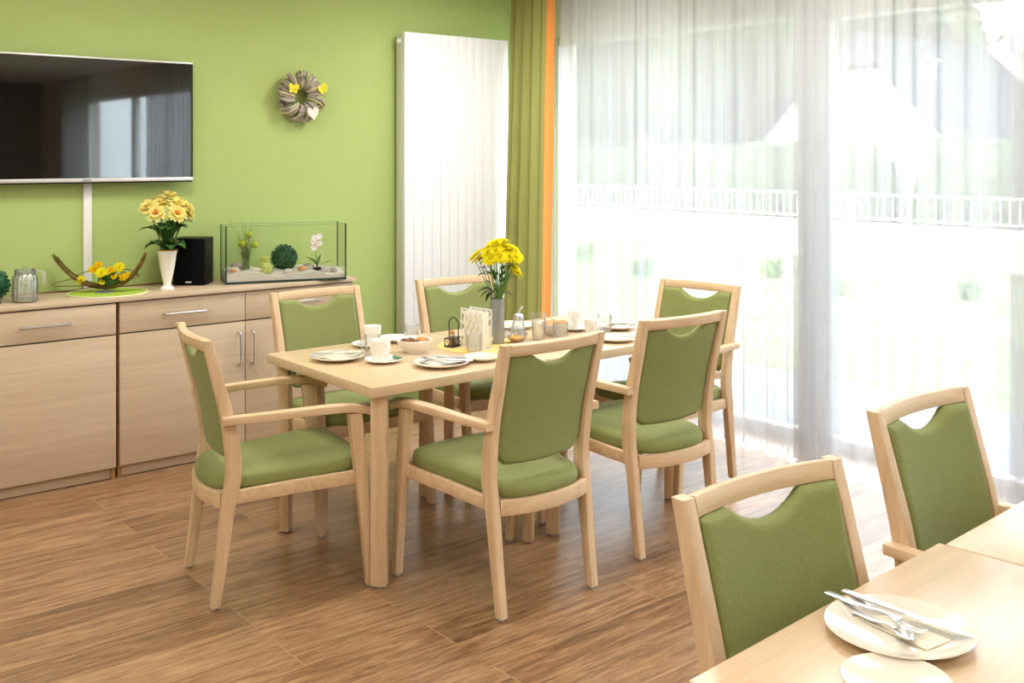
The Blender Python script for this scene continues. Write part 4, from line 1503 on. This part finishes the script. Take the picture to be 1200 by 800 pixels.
# --- yellow mat, caddy, napkin holder, vase
b = nb(); lathe(b, [(0, 0), (.19, 0), (.191, .0015), (.19, .003), (0, .003)], 64)
put(obj('round_placemat', b, 'yellow_mat'), 2.825, 3.655, 'round pale yellow mat under the grey vase and napkin holder', 'placemat')
ZM = Z + .003
cd = thing('condiment_caddy', 'black wire caddy with loop handle holding salt and pepper', 'caddy', (2.712, 3.705, ZM), R(20))
b = nb()
def rect(z, hx=.038, hy=.022):
    return [(-hx, -hy, z), (hx, -hy, z), (hx, hy, z), (-hx, hy, z)]
for z in (.003, .038):
    p = rect(z)
    for i in range(4):
        tube(b, [p[i], p[(i + 1) % 4]], .0022, 6)
for x, y, z in rect(.003):
    tube(b, [(x, y, .0025), (x, y, .040)], .0022, 6)
for x in (-.019, .0, .019):
    tube(b, [(x, -.022, .003), (x, .022, .003)], .0018, 6)
for x in (-.019, .019):
    for s in (-1, 1):
        tube(b, [(x - .014, s * .022, .004), (x, s * .022, .020), (x - .014, s * .022, .037)], .0015, 5)
        tube(b, [(x + .014, s * .022, .004), (x, s * .022, .020), (x + .014, s * .022, .037)], .0015, 5)
obj('basket', b, 'black_wire', cd)
b = nb()
tube(b, spline([(.0, .0235, .003), (0, .0245, .07), (0, .023, .108), (.0, .0, .126), (0, -.023, .108), (0, -.0245, .07), (0, -.0235, .003)], 6), .0024, 8)
obj('loop_handle', b, 'black_wire', cd)
for sx, m, lb, nm in ((-.019, 'pepper', 'brown-filled pepper shaker in the left of the wire caddy', 'pepper_shaker'), (.019, 'salt', 'white-filled salt shaker in the right of the wire caddy', 'salt_shaker')):
    c, s = math.cos(R(20)), math.sin(R(20))
    s_ = thing(nm, lb, 'shaker', (2.715 + sx * c, 3.705 + sx * s, ZM + .005), 0, 'shakers in the wire caddy')
    hh = 1.0 if m == 'pepper' else .62
    b = nb(); lathe(b, [(0, 0), (.0145, 0), (.0145, .045 * hh), (.010, .052 * hh), (.010, .056 * hh), (0, .056 * hh)], 24); obj('jar', b, 'glass', s_)
    b = nb(); lathe(b, [(0, .002), (.0128, .002), (.0128, .04 * hh), (0, .041 * hh)], 24); obj('contents', b, m, s_)
    b = nb(); lathe(b, [(.0108, .05 * hh), (.0118, .052 * hh), (.0115, .064 * hh), (.005, .068 * hh), (0, .068 * hh)], 24); obj('lid', b, 'roll' if m == 'pepper' else 'steel', s_)

nh = thing('napkin_holder', 'white napkin holder with leaf-shaped cut-outs on the yellow mat', 'napkin holder', (2.762, 3.608, ZM), R(-84))
def leaf_panel(y):
    b = nb()
    L, H = .138, .172
    t = .0022
    box(b, -L / 2, -L / 2 + .005, y, y + t, 0, H); box(b, L / 2 - .005, L / 2, y, y + t, 0, H)
    box(b, -L / 2 + .005, L / 2 - .005, y, y + t, 0, .007); box(b, -L / 2 + .005, L / 2 - .005, y, y + t, H - .005, H)
    def lf(cx, cz, ang, ln, wd):
        ring = []
        for i in range(14):
            a = 2 * PI * i / 14
            px = math.cos(a) * ln / 2
            pz = math.sin(a) * wd / 2 * (1 - .3 * math.cos(a))
            ring.append((cx + px * math.cos(ang) - pz * math.sin(ang), cz + px * math.sin(ang) + pz * math.cos(ang)))
        loft(b, [[Vector((x, y + .0002, z)) for x, z in ring], [Vector((x, y + t - .0002, z)) for x, z in ring]])
    for st in (-.046, -.014, .018, .050):
        path = [(st + .008 * math.sin(i * .9), y + t / 2, .004 + (H - .006) * i / 8) for i in range(9)]
        tube(b, path, .0014, 5)
        for i in range(7):
            z = .016 + .0225 * i
            s = 1 if i % 2 else -1
            lf(st + .008 * math.sin(z / H * 7.2) + s * .0105, z + .004, R(55) if s > 0 else R(125), .026, .0125)
    return obj('leaf_panel', b, 'white_plastic', nh, smooth=30)
leaf_panel(-.0275); leaf_panel(.0253)
b = nb(); box(b, -.069, .069, -.0253, .0253, 0, .003); obj('base_plate', b, 'white_plastic', nh, smooth=0)
c, s = math.cos(R(-84)), math.sin(R(-84))
for k in range(4):
    off = -.017 + .011 * k
    b = nb(); box(b, -.058, .058, -.0045, .0045, 0, .155 - .004 * (k % 2), .002, 2)
    o = obj('napkin_stack', b, 'napkin_w' if k % 2 else 'napkin', None, (2.762 - off * s, 3.608 + off * c, ZM + .003), (0, 0, R(-84)))
    o.name = 'paper_napkin'
    tag(o, 'folded paper napkin standing in the leaf-pattern holder', 'napkin', 'napkins in the leaf-pattern holder')

gv = thing('grey_vase', 'slim smoky grey glass vase with water on the yellow mat', 'vase', (2.905, 3.640, ZM))
b = nb(); lathe(b, [(0, 0), (.031, 0), (.032, .004), (.031, .2), (.0285, .2), (.029, .008), (0, .006)], 40); obj('vase_body', b, 'glass_g', gv)
b = nb(); lathe(b, [(0, .0065), (.0282, .0085), (.0278, .098), (0, .098)], 32); obj('water', b, glassy('vase_water', (.72, .74, .76), .05, .4, .12), gv)
cb = thing('chrysanthemum_bouquet', 'bunch of bright yellow chrysanthemums with leafy stems in the grey vase', 'bouquet', (2.905, 3.640, ZM + .012))
import itertools
hd = []
for i in range(26):
    a = i * 2.39996
    q = math.sqrt((i + .5) / 26)
    x, y = .088 * q * math.cos(a), .085 * q * math.sin(a)
    hd.append((x + .012, y - .012, .432 - .075 * q * q + rnd.uniform(-.018, .018), q, a))
hd += [(.075, -.05, .30, 1, -.6), (.05, -.06, .325, 1, -.9), (-.09, .05, .37, 1, 2.6), (-.075, .045, .385, 1, 2.6)]
b = nb()
for (x, y, z, q, a) in hd:
    tube(b, spline([(x * .08, y * .08, .0), (x * .2, y * .2, .17), (x * .55, y * .55, .27), (x, y, z - .006)], 4), .0018, 5)
obj('stems', b, 'leaf_l', cb)
b = nb()
for k in range(30):
    a = rnd.uniform(0, 2 * PI)
    z = rnd.uniform(.20, .33)
    r0 = .012 + .05 * (z - .19) / .15
    p = Vector((r0 * math.cos(a), r0 * math.sin(a), z))
    l = rnd.uniform(.03, .055)
    leaf(b, p, p + Vector((math.cos(a) * l, math.sin(a) * l, rnd.uniform(-.02, .035))), .011, n=4, bend=.15, fold=.3)
for (dx, dy, dz) in ((-.05, .02, -.02), (-.06, .03, .0), (-.035, .0, -.04), (-.045, .045, .01)):
    leaf(b, (-.01, .005, .215), (-.02 + dx, .01 + dy, .215 + dz), .014, n=5, bend=.2, fold=.3)
obj('leaves', b, 'leaf', cb)
for i, (x, y, z, q, a) in enumerate(hd):
    b = nb()
    ax = Vector((math.cos(a) * q * .8, math.sin(a) * q * .8, .9))
    frill(b, (0, 0, 0), .037, 18, 70 + i, 4, axis=ax, w=.2, flat=.5)
    frill(b, (0, 0, -.004), .034, 12, 170 + i, 1, axis=-ax, w=.2)
    f = obj('flower_head', b, 'petal_y', cb, (x, y, z))

# ------------------------------------------------------------------ outdoors
ZG = -.1
b = nb(); box(b, XO, 6.87, -14, 22, ZG - .1, ZG); obj('terrace', b, 'paving', kind='structure', smooth=0)
b = nb(); box(b, 6.87, 90, -60, 110, ZG - .15, ZG - .02); o = obj('lawn', b, 'lawn', kind='structure', smooth=0)
b = nb(); box(b, 15.05, 15.3, -10, 40, ZG - .02, .50, .01); o = obj('garden_wall', b, 'plaster', kind='structure', smooth=0)
# white railing on the wall, three runs
runs = [(-8, 6.0, 'white garden railing right of the street lamp, on the low wall'), (6.10, 9.66, 'white garden railing in front of the white gable house, on the low wall'), (9.75, 30, 'long white garden railing in front of the hedge, left of the gathered sheers')]
for ya, yb, lb in runs:
    f = thing('garden_railing', lb, 'railing', (15.15, 0, .5), 0, 'white garden railings')
    b = nb()
    box(b, -.02, .02, ya, yb, .44, .48)
    box(b, -.015, .015, ya, yb, .06, .09)
    n = int((yb - ya) / .14)
    for i in range(1, n):
        y = ya + (yb - ya) * i / n
        box(b, -.009, .009, y - .009, y + .009, .08, .45)
    obj('rail_panel', b, 'rail_white', f, smooth=0)
    for y in (ya, yb):
        b = nb(); box(b, -.035, .035, y - .035, y + .035, 0, .52, .004); obj('post', b, 'rail_white', f)
def shrub(b, c, rad, n, seed, sub=3, disp=.1, lump=.5):
    rr = random.Random(seed)
    for i in range(n):
        d = Vector((rr.uniform(-1, 1), rr.uniform(-1, 1), rr.uniform(-1, 1)))
        d = d.normalized() * rr.uniform(.3, .75)
        k = rr.uniform(.38, .62) * lump * 2 * .8
        blob(b, (c[0] + d.x * rad[0], c[1] + d.y * rad[1], c[2] + d.z * rad[2]), (rad[0] * k, rad[1] * k, rad[2] * k), sub, disp, seed * 31 + i)
# hedge: two plants runs
for ya, yb, lb, sd in ((-6, 9.7, 'clipped hedge behind the railing, below the white gable', 2), (11.4, 34, 'long clipped hedge behind the railing, beside the trees', 5)):
    b = nb()
    rr = random.Random(sd)
    y = ya
    while y < yb:
        blob(b, (18.2 + rr.uniform(-.1, .1), y, .55), (.8, .75, 1.35 + rr.uniform(-.12, .12)), 3, .07, int(y * 10) + sd)
        y += .62
    tag(obj('garden_hedge', b, 'hedge', smooth=60), lb, 'hedge', 'garden hedges')
# lawn plants in front of the wall
for i in range(9):
    y = 1.2 + i * 1.55 + rnd.uniform(-.3, .3)
    x = 10.6 + rnd.uniform(-.6, 1.6)
    b = nb()
    for k in range(46):
        a = rnd.uniform(0, 2 * PI)
        l = rnd.uniform(.14, .32)
        p = Vector((rnd.uniform(-.12, .12), rnd.uniform(-.12, .12), 0))
        leaf(b, p, p + Vector((math.cos(a) * l * .5, math.sin(a) * l * .5, l)), .035, n=4, bend=.15, fold=.25)
    o = obj('garden_perennial', b, 'leaf_l', None, (x, y, ZG - .02))
    tag(o, 'low leafy perennial growing in the sunny lawn beyond the terrace', 'plant', 'perennials in the lawn')
# houses
def house(x, y0, y1, ze, za, depth, label, clip=None, roof='slate', win=True, over=.5):
    ym = (y0 + y1) / 2
    hs = thing('gabled_house', label, 'house', (x, ym, ZG), 0, 'houses beyond the hedge')
    hw = (y1 - y0) / 2
    ze, za = ze - ZG, za - ZG
    zc_ = za if clip is None else clip - ZG
    wc = hw * (za - zc_) / (za - ze)
    b = nb()
    prof = [(-hw, 0), (hw, 0), (hw, ze), (wc, zc_), (-wc, zc_), (-hw, ze)] if clip else [(-hw, 0), (hw, 0), (hw, ze), (0, za), (-hw, ze)]
    loft(b, [[Vector((0, p, q)) for p, q in prof], [Vector((depth, p, q)) for p, q in prof]])
    w = obj('walls', b, 'plaster', hs, smooth=0)
    b = nb()
    for s in (-1, 1):
        sl = (za - ze) / hw
        e = hw + .45
        p0 = (s * e, za - sl * e); p1 = (0, za)
        xa = -over if clip is None else -over
        v = []
        top_in = .9 * (za - zc_) if clip else 0
        quad = [Vector((xa, p0[0], p0[1] + .02)), Vector((depth + over, p0[0], p0[1] + .02)), Vector((depth + over, 0, za + .02)), Vector((xa + top_in, 0, za + .02))]
        if clip:
            quad.append(Vector((xa, s * wc, zc_ + .02)))
        loft(b, [quad, [q + Vector((0, 0, .16)) for q in quad]])
    if clip:
        tri = [Vector((-over, -wc, zc_ + .03)), Vector((-over, wc, zc_ + .03)), Vector((-over + .9 * (za - zc_), 0, za + .03))]
        loft(b, [tri, [q + Vector((0, 0, .16)) for q in tri]])
    obj('roof', b, roof, hs, smooth=0)
    if win:
        for (yy, zz, ww, hh) in ((0.0, ze + (za - ze) * .38, .9, 1.1), (-hw * .45, ze * .55, 1.1, 1.2), (hw * .45, ze * .55, 1.1, 1.2)):
            b = nb(); box(b, -.06, .02, yy - ww / 2, yy + ww / 2, zz - hh / 2, zz + hh / 2); f = obj('window_frame', b, 'rail_white', hs, smooth=0)
            b = nb(); box(b, -.07, -.05, yy - ww / 2 + .1, yy + ww / 2 - .1, zz - hh / 2 + .1, zz + hh / 2 - .1); obj('window_pane', b, 'house_win', f, smooth=0)
    return hs
house(38, 19.6, 29.2, 1.75, 6.6, 11, 'white gabled house with dark roof behind the hedge', clip=5.1)
house(50, 20.6, 26.8, 3.9, 7.4, 8, 'second house at the right behind the dark roof', roof='red_tile', over=.3)
# street lamp
sl = thing('street_lamp', 'white street lamp on a slim pole before the dark roof', 'street lamp', (25.3, 13.9, ZG))
b = nb(); tube(b, [(0, 0, 0), (0, 0, 1.2), (0, 0, 3.6)], [.07, .055, .045], 14); obj('pole', b, 'rail_white', sl)
b = nb(); lathe(b, [(0, 3.6), (.08, 3.6), (.15, 3.68), (.17, 4.05), (.10, 4.08), (0, 4.08)], 20); obj('lantern', b, 'lamp_glass', sl)
b = nb(); lathe(b, [(.02, 4.08), (.27, 4.09), (.27, 4.12), (.08, 4.2), (0, 4.21)], 20); obj('cap', b, 'grey_metal', sl)
# trees
trs = [(47.4, 51.6, 4.5, 13, 'tree', 'broad pale tree at the far left behind the sheers'),
       (39.3, 40.2, 3.6, 12, 'tree_d', 'dark conifer second from the olive drape'),
       (49.7, 47.2, 4.4, 15, 'tree_d', 'tall dark tree in the middle of the left pane'),
       (41.1, 36.1, 3.4, 12, 'tree', 'pale leafy tree left of the white gabled house, nearer row'),
       (52.0, 42.7, 4.2, 15, 'tree_d', 'dark tree between the pale tree and the gathered sheers'),
       (45.8, 34.9, 3.6, 12.5, 'tree', 'pale tree above the left slope of the white gable'),
       (57.5, 40.7, 4.2, 15, 'tree_d', 'dark tree hidden behind the gathered sheers'),
       (70.2, 45.8, 4.8, 17, 'tree', 'tall pale tree above the gable peak'),
       (65.9, 39.0, 4.4, 14.5, 'tree_d', 'dark tree above the dark roof ridge'),
       (79.8, 43.1, 5.0, 14.5, 'tree', 'pale tree right of the street lamp'),
       (75.1, 36.7, 4.6, 10.0, 'tree_d', 'lower dark tree at the right above the second house')]
for i, (x, y, r, h, m, lb) in enumerate(trs):
    t = thing('garden_tree', lb, 'tree', (x, y, ZG), 0, 'trees beyond the hedge')
    b = nb(); tube(b, [(0, 0, 0), (.1, 0, h * .3), (0, .1, h * .75)], [.4, .3, .12], 10); obj('trunk', b, 'bark', t)
    b = nb(); shrub(b, (0, 0, h * .55), (r * .85, r * .85, h * .45), 22, i + 3, 3, .16, .62); obj('crown', b, m, t, smooth=60)

# ------------------------------------------------------------------ light
wd = bpy.data.worlds.new('sky')
sc.world = wd
wd.use_nodes = True
nt = wd.node_tree
bg = nt.nodes['Background']
bg.inputs[0].default_value = (.82, .91, 1.0, 1)
# overcast sky: three times brighter overhead than at the horizon
tcw = nt.nodes.new('ShaderNodeTexCoord')
sxyz = nt.nodes.new('ShaderNodeSeparateXYZ')
nt.links.new(tcw.outputs['Generated'], sxyz.inputs[0])
mrw = nt.nodes.new('ShaderNodeMapRange')
mrw.inputs[1].default_value = 0.0
mrw.inputs[2].default_value = 1.0
mrw.inputs[3].default_value = 7.5
mrw.inputs[4].default_value = 22.0
nt.links.new(sxyz.outputs[2], mrw.inputs[0])
nt.links.new(mrw.outputs[0], bg.inputs[1])
sd = bpy.data.lights.new('sun', 'SUN')
sd.energy = 13.0
sd.angle = R(1.0)
sd.color = (1, .95, .86)
so = bpy.data.objects.new('sun', sd)
C.objects.link(so)
el = math.atan2(4.15 + .1, 9.6 - XO)
dv = Vector((math.cos(el), -.12, -math.sin(el)))
so.rotation_euler = dv.to_track_quat('-Z', 'Y').to_euler()
so.location = (-10, 0, 15)
for i in range(5):
    ya, yb = YW[i + 1], YW[i]
    ld = bpy.data.lights.new('window_portal', 'AREA')
    ld.shape = 'RECTANGLE'
    ld.size = yb - ya
    ld.size_y = WT
    ld.cycles.is_portal = True
    lo = bpy.data.objects.new('window_portal', ld)
    C.objects.link(lo)
    lo.location = (X1 + .16, (ya + yb) / 2, WT / 2)
    lo.rotation_euler = Vector((-1, 0, 0)).to_track_quat('-Z', 'Z').to_euler()
# unseen fill panels overhead, added to brighten the room
pos = [(-.3, 3.9), (1.7, 4.2), (3.7, 4.4), (3.7, 2.9), (-.3, 1.6), (1.7, 1.6), (3.6, 1.4), (-.3, -1.0), (1.6, -.8)]
glow = bpy.data.materials.new('fill_panel_glow'); glow.use_nodes = True
e = glow.node_tree.nodes['Principled BSDF']; e.inputs['Emission Color'].default_value = (1, .93, .82, 1); e.inputs['Emission Strength'].default_value = 2.0
M['glow'] = glow
for i, (x, y) in enumerate(pos):
    t = thing('fill_light_panel', 'added square fill light panel overhead, out of view', 'ceiling light', (x, y, ZC), 0, 'added fill light panels')
    b = nb(); box(b, -.31, .31, -.31, .31, -.03, 0, .004); obj('housing', b, 'rail_white', t)
    b = nb(); box(b, -.29, .29, -.29, .29, -.034, -.029); obj('fill_glow_face', b, 'glow', t, smooth=0)
    ld = bpy.data.lights.new('lamp', 'AREA')  # added fill light, no known fixture behind it
    ld.shape = 'SQUARE'; ld.size = .58; ld.energy = 9.0 if (x > 1 and y < 2) else 15.5; ld.color = (1, .985, .96)
    lo = bpy.data.objects.new('lamp', ld); C.objects.link(lo); lo.location = (x, y, ZC - .04)

# ------------------------------------------------------------------ render look
sc.view_settings.view_transform = 'Standard'
sc.view_settings.look = 'None'
sc.view_settings.gamma = 1
sc.view_settings.use_curve_mapping = False
sc.view_settings.exposure = 0.60
cy = sc.cycles
cy.use_denoising = True
cy.max_bounces = 10
cy.diffuse_bounces = 5
cy.glossy_bounces = 4
cy.transmission_bounces = 6
cy.transparent_max_bounces = 32
cy.sample_clamp_indirect = 6
cy.caustics_reflective = False
cy.caustics_refractive = False
